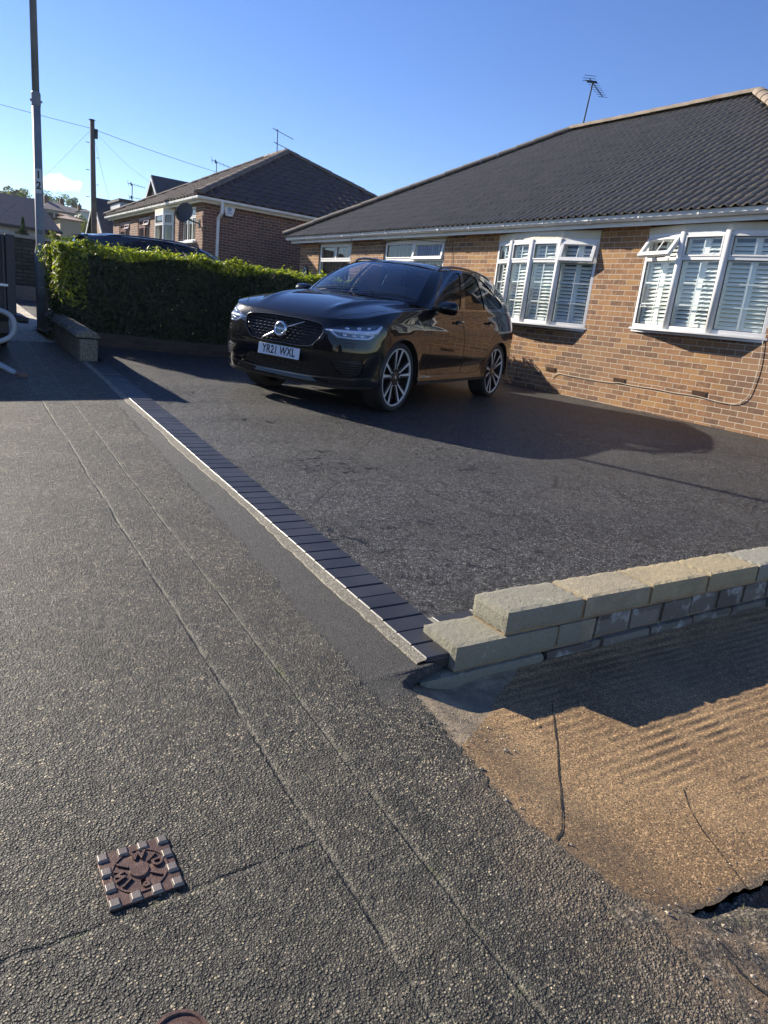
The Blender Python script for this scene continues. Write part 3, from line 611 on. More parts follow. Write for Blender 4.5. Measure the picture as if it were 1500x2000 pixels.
M_tile=tilemat('concrete_roof_tile',(.13,.117,.097),(.215,.188,.15),(.32,.28,.21),roll=18.31)
M_tileL=tilemat('red_brown_roof_tile',(.065,.052,.050),(.105,.080,.070),(.16,.14,.11),.2)
M_ridge=tilemat('buff_ridge_tile',(.16,.125,.095),(.25,.20,.15),(.33,.30,.20),.35)
M_tileF=tilemat('dark_slate_roof',(.045,.045,.055),(.07,.07,.08),(.10,.10,.09),.1)
def tile_roof(name,mat,parent,O,U,Wd,L,run,rise,hl,hr,pitch=.15,course=.31,prof='roll',amp=.022,samp=6,lift=.012,base=None):
    """O eave corner, U unit along the eave, Wd unit horizontal up-slope; hl/hr: hip offset per run (0 or 1)"""
    O,U,Wd=Vector(O),Vector(U),Vector(Wd); sl=math.hypot(run,rise); up=Wd*(run/sl)+Vector((0,0,rise/sl)); N=U.cross(up)
    if N.z<0: N=-N
    nc=int(math.ceil(sl/course)); V=[];F=[]
    us=np.arange(0,L+pitch/samp,pitch/samp)
    for j in range(nc):
        a=j*course-.02; b=min(sl,(j+1)*course+.01); 
        rowa=[];rowb=[];rowc=[]
        sh=.0
        jit=[random.uniform(-.003,.003) for _ in range(int(L/pitch/2)+3)]
        ja=max(a,0)*run/sl; jb=b*run/sl
        for u in us:
            ua=min(max(u,hl*ja),L-hr*ja); ub=min(max(u,hl*jb),L-hr*jb)
            def hh(x):
                t=(x/pitch)%1
                if prof=='roll': return amp*max(0,math.cos((t-.5)*2*PI))**.8 if abs(t-.5)<.25 else -.002
                return amp*(.5+.5*math.sin(t*2*PI))*(1 if t<.5 else 1)
            dj=jit[int(u/pitch/2)]
            A=O+U*ua+up*(max(a,-.03))+N*(hh(u)+lift+dj); B=O+U*ub+up*b+N*hh(u); Cc=A-N*lift
            rowa.append(A);rowb.append(B);rowc.append(Cc)
        n=len(V);m=len(us); V+=rowc+rowa+rowb
        keep=[i for i in range(m-1) if (rowa[i+1]-rowa[i]).length>1e-4 or (rowb[i+1]-rowb[i]).length>1e-4]
        F+=[(n+i,n+i+1,n+m+i+1,n+m+i) for i in keep]+[(n+m+i,n+m+i+1,n+2*m+i+1,n+2*m+i) for i in keep]
    o=mesh(name,V,F,mat,parent,base=parent.location if parent else base)
    return o
def ridge_tiles(name,mat,parent,P,Q,r=.13,L=.45,flat=.75):
    P,Q=Vector(P),Vector(Q); d=(Q-P); T=d.length; d/=T; s=d.cross(Vector((0,0,1))).normalized(); n=s.cross(d)
    mb=MB(); k=max(1,int(round(T/L)))
    for i in range(k):
        a=P+d*(T*i/k+.004); b=P+d*(T*(i+1)/k-.004); e=random.uniform(-.006,.006)
        V=[];
        for q,rr in ((a,r+.012),(b,r)):
            for t in range(9):
                an=PI*t/8; V.append(q+s*math.cos(an)*rr+n*(math.sin(an)*rr*flat+e))
        mb.add(V,[(t,t+1,10+t,9+t) for t in range(8)]+[tuple(range(9))[::-1],tuple(range(9,18))])
    return mb.build(name,mat,parent)
def wallX(name,mat,parent,X,y0,y1,z0,z1,holes,thick=.25,din=1,rev=None):
    """wall in the plane X=const with rectangular holes (ya,yb,za,zb), reveals go inwards (+X)"""
    ysx=sorted({y0,y1,*[h[0] for h in holes],*[h[1] for h in holes]}); zs=sorted({z0,z1,*[h[2] for h in holes],*[h[3] for h in holes]})
    mb=MB()
    for a,b in zip(ysx,ysx[1:]):
        for c,d in zip(zs,zs[1:]):
            cy,cz_=(a+b)/2,(c+d)/2
            if any(h[0]<cy<h[1] and h[2]<cz_<h[3] for h in holes): continue
            mb.add([(X,a,c),(X,a,d),(X,b,d),(X,b,c)],[(0,1,2,3)])
    for a,b,c,d in holes:
        t=thick*din; mb.add([(X,a,c),(X,b,c),(X,b,d),(X,a,d),(X+t,a,c),(X+t,b,c),(X+t,b,d),(X+t,a,d)],[(0,4,5,1),(1,5,6,2),(2,6,7,3),(3,7,4,0)])
    o=mesh(name,mb.v,mb.f,mat,parent,base=parent.location); return o
def bar(mb,p,q,w,d,n):
    """frame bar from p to q, face width w, depth d along outward normal n (face at p-plane)"""
    p,q,n=Vector(p),Vector(q),Vector(n); ax=(q-p).normalized(); sd=ax.cross(n); mb.obox((p+q)/2-n*d/2,ax,sd,n,(q-p).length/2,w/2,d/2)
def window(parent,name,p0,p1,zb,zt,n,tr=None,lights=1,topl=None,mat=None,open_=(),bars=None,blind=None,shut=None,fw=.06,kind_top=None,mull=None,nosill=True,pw=None):
    """one flat window from p0 to p1 (plan points), outward normal n. tr = transom height; lights = number of top lights; lower = one light per 'mull' """
    mat=mat or M_white; p0=Vector((*p0,0));p1=Vector((*p1,0)); n=Vector((*n,0)).normalized(); U=(p1-p0).normalized(); L=(p1-p0).length; Z=Vector((0,0,1))
    def P(u,z,o=0): return p0+U*u+Z*z+n*o
    fr=MB()
    for a,b in ((P(0,zb+fw/2),P(L,zb+fw/2)),(P(0,zt-fw/2),P(L,zt-fw/2))): bar(fr,a,b,fw,.07,n)
    for u in (fw/2,L-fw/2): bar(fr,P(u,zb+fw,-.001),P(u,zt-fw,-.001),fw,.068,n)
    if tr: bar(fr,P(fw,tr,-.001),P(L-fw,tr,-.001),fw*.9,.068,n)
    tl=lights; cells=[]
    mm=mull or 1
    for i in range(1,tl):
        u=L*i/tl; bar(fr,P(u,(tr or zb)+fw*.45,-.002),P(u,zt-fw,-.002),fw,.066,n)
    for i in range(1,mm):
        u=L*i/mm; bar(fr,P(u,zb+fw,-.002),P(u,(tr-fw*.45) if tr else zt-fw,-.002),fw,.066,n)
    f=fr.build(name+'_frame' if 0 else 'frame',mat,parent,bevel=.006)
    gl=MB(); gk=MB(); gb=MB()
    def cell(u0,u1,z0,z1,grid_=None,sash=True,op=False):
        if op:
            # top-hung sash swung out about its top edge
            a=R(op); s=MB(); g=MB(); zt_=z1
            dn=(-Z*math.cos(a)+n*math.sin(a)); on=(n*math.cos(a)+Z*math.sin(a)); H=z1-z0+.05
            def Q(u,h,o=0): return P(u,zt_+.02,.012)+dn*h+on*o
            w=.058
            for (a1,b1) in ((Q(u0-.02,w/2),Q(u1+.02,w/2)),(Q(u0-.02,H-w/2),Q(u1+.02,H-w/2))): bar(s,a1,b1,w,.055,on)
            for u in (u0-.02+w/2,u1+.02-w/2): bar(s,Q(u,w,-.001),Q(u,H-w,-.001),w,.053,on)
            so=s.build('opening_sash',mat,parent,bevel=.006)
            g.add([Q(u0+w-.03,w-.01,-.03),Q(u1-w+.03,w-.01,-.03),Q(u1-w+.03,H-w+.01,-.03),Q(u0+w-.03,H-w+.01,-.03)],[(0,1,2,3)]); go=g.build('pane',M_glass,so)
            if grid_:
                x=MB(); bar(x,Q((u0+u1)/2,w,-.033),Q((u0+u1)/2,H-w,-.033),.018,.006,on); x.build('glazing_bar',mat,so)
            return
        d=.016 if sash else 0; s=.022 if sash else .004
        if sash:
            q=MB(); 
            for a1,b1 in ((P(u0,z0+s/2,.008),P(u1,z0+s/2,.008)),(P(u0,z1-s/2,.008),P(u1,z1-s/2,.008))): bar(q,a1,b1,s,.03,n)
            for u in (u0+s/2,u1-s/2): bar(q,P(u,z0+s,.007),P(u,z1-s,.007),s,.028,n)
            q.build('sash',mat,parent,bevel=.005)
        k=.006
        for a1,b1 in ((P(u0+s,z0+s+k/2,-.012),P(u1-s,z0+s+k/2,-.012)),(P(u0+s,z1-s-k/2,-.012),P(u1-s,z1-s-k/2,-.012))): bar(gk,a1,b1,k,.01,n)
        for u in (u0+s+k/2,u1-s-k/2): bar(gk,P(u,z0+s+k,-.012),P(u,z1-s-k,-.012),k,.01,n)
        # slight pillow so reflections differ per pane
        tx=random.uniform(-.0035,.0035); tz=random.uniform(-.0035,.0035)
        gl.add([P(u0+s,z0+s,-.022),P(u1-s,z0+s,-.022+tx),P(u1-s,z1-s,-.022+tx+tz),P(u0+s,z1-s,-.022+tz)],[(0,1,2,3)])
        if grid_:
            nu,nz=grid_
            for i in range(1,nu): u=u0+(u1-u0)*i/nu; bar(gb,P(u,z0+s,-.028),P(u,z1-s,-.028),.018,.006,n)
            for j in range(1,nz): z=z0+(z1-z0)*j/nz; bar(gb,P(u0+s,z,-.0285),P(u1-s,z,-.0285),.018,.006,n)
    h=fw*.45
    if tr:
        for i in range(tl):
            u0=L*i/tl+(fw if i==0 else fw/2);u1=L*(i+1)/tl-(fw if i==tl-1 else fw/2)
            cell(u0,u1,tr+h,zt-fw,(2,1) if bars else None,sash=(kind_top!='fixed'),op=dict(open_).get(i,False))
    for i in range(mm):
        u0=L*i/mm+(fw if i==0 else fw/2);u1=L*(i+1)/mm-(fw if i==mm-1 else fw/2)
        cell(u0,u1,zb+fw,(tr-h) if tr else zt-fw,bars,sash=False)
    gl.build('pane',M_glass,parent); gk.build('gasket',M_bead,parent)
    if gb.v: gb.build('glazing_bar',mat,parent)
    if blind:
        bm_=MB(); u=fw; 
        while u<L-fw:
            tilt=random.uniform(.5,.75); c_=P(u+.04,0,-.16); ax=(U*math.cos(tilt)+n*math.sin(tilt))
            bm_.add([c_-ax*.045+Z*(zb+.05),c_+ax*.045+Z*(zb+.05),c_+ax*.045+Z*(zt-.02),c_-ax*.045+Z*(zt-.02)],[(0,1,2,3)]); u+=.075
        bm_.build('vertical_blind',M_blind,parent)
    if shut:
        sb=MB(); o=-.105; st=.045
        npan=shut; pwid=(L-2*fw+.04)/npan
        for i in range(npan):
            a=fw-.02+pwid*i; b=a+pwid
            for u in (a+st/2,b-st/2): sb.obox(P(u,(zb+zt)/2,o),U,n,Z,st/2-.001,.014,(zt-zb)/2-.03)
            for z in (zb+.07,zt-.05,(tr or (zb+zt)/2)): sb.obox(P((a+b)/2,z,o),U,n,Z,pwid/2-st,.0135,.035)
            z=zb+.07+.035+.03; tl_=R(38)
            while z<zt-.1:
                if abs(z-(tr or -9))>.06:
                    ay=n*math.cos(tl_)-Z*math.sin(tl_); az=Z*math.cos(tl_)+n*math.sin(tl_)
                    sb.obox(P((a+b)/2,z,o),U,ay,az,pwid/2-st,.031,.0045)
                z+=.054
        sb.build('shutter',M_shut,parent)
def bay(parent_house,label,pts,zb,tr,zt,opens,ztop,group):
    c=pts[len(pts)//2]; t=thing('bay_window',label,'window',(8.8,c[1],zb),group)
    for k,((a,b),(c_,d)) in enumerate(zip(pts,pts[1:])):
        # facet runs with decreasing Y; outward normal points to -X
        U=Vector((c_-a,d-b,0)).normalized(); n=(U.y,-U.x)
        if n[0]>0: n=(-n[0],-n[1])
        window(t,'w',(a,b),(c_,d),zb,zt,n,tr=tr,lights=1,mull=1,bars=(2,3),shut=1 if math.dist((a,b),(c_,d))<.62 else 2,open_=opens.get(k,()),fw=.050)
    # joint posts
    jp=MB()
    for a,b in pts[1:-1]: jp.tube([(a+.018,b,zb),(a+.018,b,zt)],.048,10)
    jp.build('corner_post',M_white,t,smooth=True)
    # sill board and head board
    ctr=Vector((8.8,sum(p[1] for p in pts)/len(pts)))
    def off(d,ext):
        P=[];m=len(pts)
        for i,(a,b) in enumerate(pts):
            if i==0: P.append((8.795,b+ext)); 
            elif i==m-1: P.append((8.795,b-ext))
            else: P.append((a-d,b+(.03 if i==1 else (-.03 if i==m-2 else 0))))
        return P
    s=off(.055,.045); sl_=MB(); sl_.prism([(x,y,zb-.028) for x,y in s],(0,0,.026)); sl_.build('sill',M_white,t,bevel=.004)
    bs=off(.0,.0); bq=MB(); bq.prism([(x+.03 if x<8.79 else x,y,zb-.06) for x,y in bs],(0,0,.031)); bq.build('sill_support',M_wgut,t)
    hd=MB(); hd.prism([(x+.01 if x<8.79 else x,y,zt) for x,y in bs],(0,0,ztop-zt)); hd.build('head_board',M_beige,t)
    return t
# ---------------------------------------------------------------- main bungalow
BASE=(8.8,11,-.92)
H=thing('brick_bungalow','long buff orange brick bungalow with a grey tiled roof, right behind the black car','bungalow',BASE)
b1=[(8.80,10.08),(8.67,9.60),(8.625,9.06),(8.64,8.45),(8.80,7.80)]
b2=[(8.80,6.93),(8.655,6.27),(8.655,5.62),(8.80,4.93)]
ZB1,ZB2=.165,.245; ZT=1.505
holes=[(7.80,10.08,ZB1,1.66),(4.93,6.93,ZB2,1.66),(15.26,16.88,-.05,1.64),(11.64,13.84,-.05,1.64)]
wallX('wall',M_brick,H,8.8,4.15,17.95,-1.4,1.68,holes,thick=.12)
for q_ in (((8.803,17.7,-1.4),(17.9,17.95,1.68)),((8.803,4.15,-1.4),(17.9,4.4,1.68)),((17.65,4.4,-1.4),(17.9,17.7,1.68))): MB().box(*q_).build('wall',M_brickX,H)
MB().box((9.9,4.4,-1.2),(10.0,17.7,1.66)).build('inner_wall',M_room,H)
MB().box((8.93,4.4,1.60),(9.9,17.7,1.66)).box((8.93,4.4,-1.1),(9.9,17.7,-1.0)).box((8.93,11.1,-1),(9.9,11.2,1.6)).box((8.93,14.3,-1),(9.9,14.4,1.6)).box((8.93,7.3,-1),(9.9,7.4,1.6)).build('room_partition',M_room,H)
# fascia, soffit, gutters
MB().box((8.60,4.0,1.60),(8.625,18.15,1.745)).box((8.6,18.13,1.60),(18.1,18.15,1.745)).build('fascia',M_wgut,H)
MB().box((8.626,4.0,1.665),(8.80,18.12,1.68)).build('soffit',M_wgut,H)
def gutter(name,P,Q,out,parent,seg=.0):
    P,Q,out=Vector(P),Vector(Q),Vector(out); d=(Q-P).normalized(); prof=[(-.0,.0),(-.0,-.045),(.02,-.075),(.075,-.078),(.105,-.05),(.112,.0),(.106,.0),(.10,-.045),(.073,-.072),(.022,-.069),(.006,-.04),(.006,0)]
    V=[q+out*a+Vector((0,0,b)) for q in (P,Q) for a,b in prof]; n=len(prof)
    o=mesh(name,V,[(i,(i+1)%n,n+(i+1)%n,n+i) for i in range(n)]+[tuple(range(n))[::-1],tuple(range(n,2*n))],M_wgut,parent,base=parent.location)
    return o
def brackets(P,Q,out,parent,step=.92):
    P,Q,out=Vector(P),Vector(Q),Vector(out); d=(Q-P); L=d.length; d/=L; k=0; x=.25
    while x<L:
        w=.028 if k%4 else .07; mb=MB(); c=P+d*x
        pr=[(-.004,.004),(-.004,-.06),(.02,-.086),(.08,-.088),(.113,-.056),(.119,.006),(.09,.006)]
        mb.prism([c+out*a+Vector((0,0,b)) for a,b in pr],d*w); x+=step; k+=1; mb.build('gutter_bracket',M_wgut,parent)
gutter('gutter',(8.598,3.9,1.738),(8.598,18.24,1.738),(-1,0,0),H); brackets((8.598,3.9,1.738),(8.598,18.24,1.738),(-1,0,0),H)
EX=8.47; EZ=1.745; RUN=4.96; RISE=2.95
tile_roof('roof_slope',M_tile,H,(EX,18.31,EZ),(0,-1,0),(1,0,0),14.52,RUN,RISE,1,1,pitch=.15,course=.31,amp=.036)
V=[(EX,18.31,EZ),(EX+RUN,18.31-RUN,EZ+RISE),(EX+RUN,3.79+RUN,EZ+RISE),(EX,3.79,EZ),(EX+2*RUN,18.31,EZ),(EX+2*RUN,3.79,EZ)]
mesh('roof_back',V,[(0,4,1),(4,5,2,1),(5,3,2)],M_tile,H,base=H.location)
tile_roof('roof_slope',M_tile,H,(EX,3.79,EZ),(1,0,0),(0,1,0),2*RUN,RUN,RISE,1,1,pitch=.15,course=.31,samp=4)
ap1=(EX+RUN,18.31-RUN,EZ+RISE+.03); ap2=(EX+RUN,3.79+RUN,EZ+RISE+.03)
ridge_tiles('ridge_tiles',M_ridge,H,ap1,ap2); ridge_tiles('hip_tiles',tilemat('grey_hip_tile',(.12,.105,.09),(.17,.15,.125),(.22,.2,.15)),H,(EX,18.31,EZ+.05),ap1); ridge_tiles('hip_tiles',M_ridge,H,(EX,3.79,EZ+.05),ap2)
# beige boards over the flat windows
for q_ in (((8.785,15.22,1.60),(8.799,16.92,1.664)),((8.785,11.6,1.60),(8.799,13.88,1.664))): MB().box(*q_).build('head_board',M_beige,H)
bay(H,'three-light white shuttered bay window nearest the right edge, its left top light propped open',b2,ZB2,1.17,ZT,{0:((0,32),)},1.599,'bay windows of the brick bungalow')
bay(H,'four-light white shuttered bay window just behind the black car',b1,ZB1,1.14,1.475,{3:((0,14),)},1.599,'bay windows of the brick bungalow')
w1=thing('flat_window','flat white window with two top lights and a vertical blind, nearest the far corner of the brick bungalow','window',(8.8,16,-.05),'flat windows of the far half of the bungalow')
window(w1,'w',(8.83,16.88),(8.83,15.26),-.05,1.60,(-1,0),tr=1.20,lights=2,mull=1,blind=1,fw=.07)
w2=thing('flat_window','flat white window with an open top light reflecting the sky, above the roof of the black car','window',(8.8,12.7,-.05),'flat windows of the far half of the bungalow')
window(w2,'w',(8.83,13.84),(8.83,11.64),-.05,1.60,(-1,0),tr=1.20,lights=2,mull=1,blind=1,fw=.07,open_=((1,9),))
# pointed-out airbricks
for y,z,lab in ((8.36,-.535,'left airbrick, low on the brick wall by the hedge shadow'),(6.96,-.535,'middle airbrick low on the brick wall between the two bays'),(5.63,-.535,'right airbrick low on the brick wall under the nearest bay')):
    a=thing('airbrick',lab,'airbrick',(8.8,y,z),'airbricks low on the bungalow wall')
    MB().box((8.792,y-.115,z-.036),(8.803,y+.115,z+.036)).build('frame',simple('terracotta_vent',(.22,.13,.075),.9),a)
    mb=MB()
    for i in range(13): mb.obox((8.788,y-.096+i*.016,z),(0,1,.0),(1,0,0),(0,.15,1),.0035,.004,.028)
    mb.build('louvre',simple('terracotta_louvre',(.12,.065,.035),.9),a)
    MB().box((8.7905,y-.105,z-.029),(8.7915,y+.105,z+.029)).build('recess',M_dark,a)
# white cable clipped to the wall
pts=[(8.785,4.93,.215),(8.785,4.90,-.1),(8.785,4.93,-.40),(8.785,4.98,-.52),(8.785,5.08,-.585),(8.785,5.25,-.60),(8.785,5.45,-.59),(8.785,5.63,-.575),(8.785,5.8,-.575),(8.785,6.05,-.58),(8.785,6.3,-.57),(8.785,6.55,-.575),(8.785,6.8,-.575),(8.785,6.96,-.57),(8.785,7.12,-.585),(8.785,7.35,-.59),(8.785,7.6,-.59),(8.785,7.9,-.588),(8.785,8.15,-.58),(8.785,8.23,-.60),(8.785,8.29,-.655),(8.785,8.30,-.67)]
sp=[]
for i in range(len(pts)-1):
    p0,p1_,p2,p3=[Vector(pts[max(0,min(len(pts)-1,i+k))]) for k in (-1,0,1,2)]
    for k in range(5):
        t=k/5; sp.append(.5*((2*p1_)+(-p0+p2)*t+(2*p0-5*p1_+4*p2-p3)*t*t+(-p0+3*p1_-3*p2+p3)*t**3))
tag(MB().tube(sp,.0042,8).build('cable',simple('white_cable',(.50,.46,.38),.5),base=(8.785,6.5,-.6),smooth=True),'white cable clipped along the foot of the brick wall and up beside the nearest bay','cable')
# dead climber stems and a drooping aerial lead on the wall between the flat windows
cl=thing('climber_stems','bare dark stems of a climbing plant on the brick between the two flat windows','climbing plant',(8.75,14.6,-.5))
mb=MB(); rs=random.Random(5)
for k in range(9):
    y=14.7+rs.uniform(-.25,.25); z=-.6; P=[(8.76,y,z)]
    while z<1.15+rs.uniform(-.4,.35):
        z+=.14; y+=rs.uniform(-.07,.07)*(1+max(0,z)*1.2); P.append((8.77-rs.uniform(0,.10)*max(.1,z),y,z))
    mb.tube(P,[.012*(1-.8*i/len(P)) for i in range(len(P))],5)
    for j in range(4):
        q=Vector(P[len(P)*2//3]); e=q+Vector((-.06,rs.uniform(-.35,.35),rs.uniform(.0,.35))); mb.tube([q,(q+e)/2+Vector((-.02,0,.05)),e],[.005,.004,.002],4)
mb.build('stem',simple('dead_stem',(.05,.035,.028),.9),cl)
tag(MB().tube([(8.585,14.9,1.66),(8.59,14.95,1.60),(8.70,14.9,1.56),(8.785,14.6,1.50),(8.785,14.0,1.545),(8.785,13.2,1.60)],.006,5).build('aerial_lead',M_wire,base=(8.7,14.5,1.6)),'thin black lead looping under the gutter between the flat windows','cable')
tag(MB().tube([(8.585,12.9,1.62),(8.70,12.6,1.575),(8.785,11.9,1.53),(8.785,11.4,1.50),(8.785,11.35,1.1),(8.785,11.42,.4)],.005,5).build('aerial_lead',M_wire,base=(8.7,12,1.5)),'thin black lead drooping across the open top light down the brick','cable')
# number plaque
pl=thing('house_plaque','round cream and black plaque on the brick by the far corner, just above the hedge','plaque',(8.79,17.58,.91))
MB().lathe([(0,.0),(.15,.0),(.15,.03),(.14,.036),(0,.036)],28,(8.795,17.55,.91),(-1,0,0)).build('disc',M_black,pl)
MB().lathe([(0,.037),(.115,.037),(.118,.034)],24,(8.795,17.55,.91),(-1,0,0)).build('face',simple('cream_enamel',(.6,.6,.55),.4),pl)
text_obj('24',.13,M_black,'number',pl,frameM((-.045,-.03,.035),(0,-1,0),(0,0,1)),.002,1,.004)
mb=MB(); 
for i in range(5): mb.obox((8.757,17.55+.05-.025*i,.86-.006*abs(i-2)),(0,1,0),(1,0,0),(0,0,1),.008,.001,.012)
mb.build('small_lettering',M_black,pl)
# ---------------------------------------------------------------- TV aerials
def yagi(name,label,base,hgt,lean,arrays,group='television aerials on the roofs',rm=.018):
    t=thing(name,label,'aerial',base,group); B=Vector(base); top=B+Vector(lean)+Vector((0,0,hgt))
    MB().tube([B-Vector((0,0,.15)),top],rm,6).build('mast',M_wire,t)
    for (h,d,L,el,n,er) in arrays:
        c=B+(top-B)*h; d=Vector(d).normalized(); e=Vector(er).normalized(); mb=MB(); a=c-d*L*.25; b=c+d*L*.75
        mb.tube([a,b],.011,5)
        for i in range(n):
            q=a+(b-a)*(i/(n-1)); l=el*(1-.35*i/n); mb.tube([q-e*l/2,q+e*l/2],.005,4)
        mb.obox(a+(b-a)*.18,d,e,d.cross(e),.03,el*.38,.012)
        for s in (-1,1): mb.beam(a-e*el*.45+d.cross(e)*s*.10,a+e*el*.45+d.cross(e)*s*.10,.008,.008)
        mb.build('antenna_array',M_wire,t)
    return t
yagi('tv_aerial','lone television aerial leaning on the ridge of the near bungalow, at the upper right',(13.35,12.98,4.74),.92,(.05,-.06,0),[(.98,(.55,-1.1,-1.3),.55,.30,9,(1,-.69,.0))],rm=.017)
# ---------------------------------------------------------------- the bungalow beyond the hedge
LH=thing('red_brick_bungalow','red-brown brick bungalow with white gutters and a dark hipped roof beyond the hedge','bungalow',(6.95,25,-.3))
FY0,FY1=20.35,30.9
wallX('wall',M_lbF,LH,6.95,FY0,FY1,-1.2,2.50,[(20.97,22.2,1.50,2.45),(22.95,24.6,.3,2.45),(25.62,27.2,.3,2.42),(28.27,29.9,.5,2.40)],thick=.12)
for q_ in (((6.955,FY0,-1.2),(15.9,FY0+.25,2.5)),((6.955,FY1-.25,-1.2),(15.9,FY1,2.5))): MB().box(*q_).build('wall',M_lbS,LH)
MB().box((7.9,FY0+.3,-1),(8.0,FY1-.3,2.4)).box((7.1,FY0+.3,2.44),(7.9,FY1-.3,2.5)).box((7.1,24.9,-1),(7.9,25.0,2.4)).build('inner_wall',M_room,LH)
EO=(6.72,20.12,2.62)
tile_roof('roof_slope',M_tileL,LH,(6.72,31.2,2.62),(0,-1,0),(1,0,0),31.2-20.12,4.65,2.5,1,1,pitch=.30,course=.34,prof='wave',amp=.055,samp=5,lift=.035)
tile_roof('roof_slope',M_tileL,LH,EO,(1,0,0),(0,1,0),9.3,4.65,2.5,1,1,pitch=.30,course=.34,prof='wave',amp=.055,samp=5,lift=.035)
A1=(11.37,24.77,5.15);A2=(11.37,26.55,5.15)
mesh('roof_back',[(6.72,31.2,2.62),(16.02,31.2,2.62),A2,A1,(16.02,20.12,2.62)],[(0,1,2),(1,4,3,2)],M_tileL,LH,base=LH.location)
hm=tilemat('brown_hip_tile',(.13,.10,.08),(.19,.15,.12),(.24,.21,.16))
ridge_tiles('hip_tiles',hm,LH,(6.72,20.12,2.66),A1); ridge_tiles('ridge_tiles',hm,LH,A1,A2); ridge_tiles('hip_tiles',hm,LH,(16.02,20.12,2.66),A1); ridge_tiles('hip_tiles',hm,LH,(6.72,31.2,2.66),A2)
MB().box((6.80,20.2,2.47),(6.83,31.1,2.61)).box((6.83,20.2,2.47),(15.95,20.225,2.61)).build('fascia',M_beige,LH)
MB().box((6.83,20.225,2.50),(6.95,31.0,2.52)).box((6.83,20.225,2.501),(15.9,20.35,2.52)).build('soffit',M_beige,LH)
gutter('gutter',(6.80,20.08,2.61),(6.80,31.25,2.61),(-1,0,0),LH); brackets((6.80,20.3,2.61),(6.80,31.25,2.61),(-1,0,0),LH,.8)
gutter('gutter',(6.69,20.20,2.61),(16.0,20.20,2.61),(0,-1,0),LH)
MB().beam((7.40,20.13,2.56),(7.40,20.13,2.25),.075,.075).beam((7.40,20.13,2.27),(7.36,20.29,2.12),.075,.075).beam((7.36,20.295,2.16),(7.36,20.295,-1),.075,.075,(0,1,0)).build('downpipe',M_white,LH,bevel=.012)
q=thing('white_window','small white three-light window behind the satellite dish on the red-brown bungalow','window',(6.95,21.5,1.5))
window(q,'w',(6.99,22.2),(6.99,20.97),1.50,2.44,(-1,0),tr=2.15,lights=1,mull=3,blind=1,fw=.055)
MB().box((6.84,20.85,1.44),(6.96,22.32,1.50)).build('sill',M_white,q)
q=thing('white_bay','tall white bay window on the red-brown bungalow between the brown frames and the dish','window',(6.95,23.8,.3))
pp=[(6.93,24.6),(6.72,24.25),(6.72,23.35),(6.93,22.97)]
for (a,b),(c_,d) in zip(pp,pp[1:]):
    U=Vector((c_-a,d-b,0)).normalized(); n=(U.y,-U.x) if U.y<0 else (-U.y,U.x)
    window(q,'w',(a,b),(c_,d),.30,2.36,n,tr=2.02,lights=1,mull=1,blind=1,fw=.06)
hd=MB().prism([(x,y,2.36) for x,y in [(6.949,24.6)]+pp[1:3]+[(6.949,22.97)]],(0,0,.12)); hd.build('head_board',M_beige,q)
q=thing('brown_window','brown framed window with one white top light open, nearer of the two brown frames','window',(6.95,26.4,.3),'brown framed windows')
window(q,'w',(6.96,27.15),(6.96,25.65),.32,2.40,(-1,0),tr=2.10,lights=2,mull=2,mat=M_brownf,blind=1,fw=.10,open_=((1,16),))
q=thing('brown_window','brown framed window at the far end of the red-brown bungalow','window',(6.95,29,.5),'brown framed windows')
window(q,'w',(6.96,29.85),(6.96,28.3),.52,2.36,(-1,0),tr=2.08,lights=2,mull=2,mat=M_brownf,blind=1,fw=.10,open_=((1,14),))
# satellite dish
d=thing('satellite_dish','dark grey satellite dish bracketed to the wall in front of the white window','satellite dish',(6.95,20.85,2.0))
dv=Vector((-.75,-.62,.25)).normalized(); dc=Vector((6.62,20.95,2.20))
MB().lathe([(.001,-.0),(.12,.012),(.22,.035),(.27,.06),(.275,.055),(.22,.028),(.12,.004),(.001,-.008)],28,dc-dv*.03,dv).build('dish',simple('dish_grey',(.035,.036,.04),.5),d,smooth=True)
MB().tube([(6.95,20.66,1.95),(6.80,20.72,1.98),(6.66,21.0,2.08),dc-dv*.05],.02,6).box((6.93,20.58,1.85),(6.952,20.74,2.05)).build('bracket',M_black,d)
MB().tube([dc+Vector((0,0,-.25)),dc+dv*.36+Vector((0,0,-.2))],.014,6).obox(dc+dv*.38+Vector((0,0,-.17)),dv,(0,0,1),dv.cross(Vector((0,0,1))),.05,.03,.03).build('receiver_arm',M_black,d)
# alarm bell box
a=thing('alarm_box','white shield shaped alarm box with a blue badge high on the shaded brick wall','alarm box',(7.65,20.35,2.3))
sh=[(-.14,.13),(.14,.13),(.165,.06),(.10,-.14),(-.10,-.14),(-.165,.06)]
ac=Vector((7.66,20.29,2.375))
MB().prism([ac+Vector((x*1.12,.02,z*1.12-.03)) for x,z in sh],(0,.03,0)).build('backplate',M_black,a)
MB().prism([ac+Vector((x,-.05,z)) for x,z in sh],(0,.07,0)).build('cover',M_white,a,bevel=.012)
M_blue=simple('blue_badge',(.10,.22,.42),.4)
MB().lathe([(.035,0),(.035,.004),(.055,.004),(.055,0)],20,ac+Vector((0,-.051,.03)),(0,-1,0)).box(ac+Vector((-.02,-.055,.01)),ac+Vector((.02,-.051,.05))).box(ac+Vector((-.07,-.055,-.07)),ac+Vector((.07,-.051,-.05))).build('badge',M_blue,a)
MB().box((10.95,20.33,2.30),(11.3,20.349,2.47)).build('vent_panel',M_white,LH)
yagi('tv_aerial','pair of stacked television aerials at the peak of the red-brown roof',(11.25,25.35,5.12),.80,(-.03,0,0),[(.93,(1.0,-.45,-.38),.78,.22,7,(.35,.9,.3)),(.42,(1.0,-.45,-.36),.55,.24,6,(.35,.9,.3))],rm=.016)
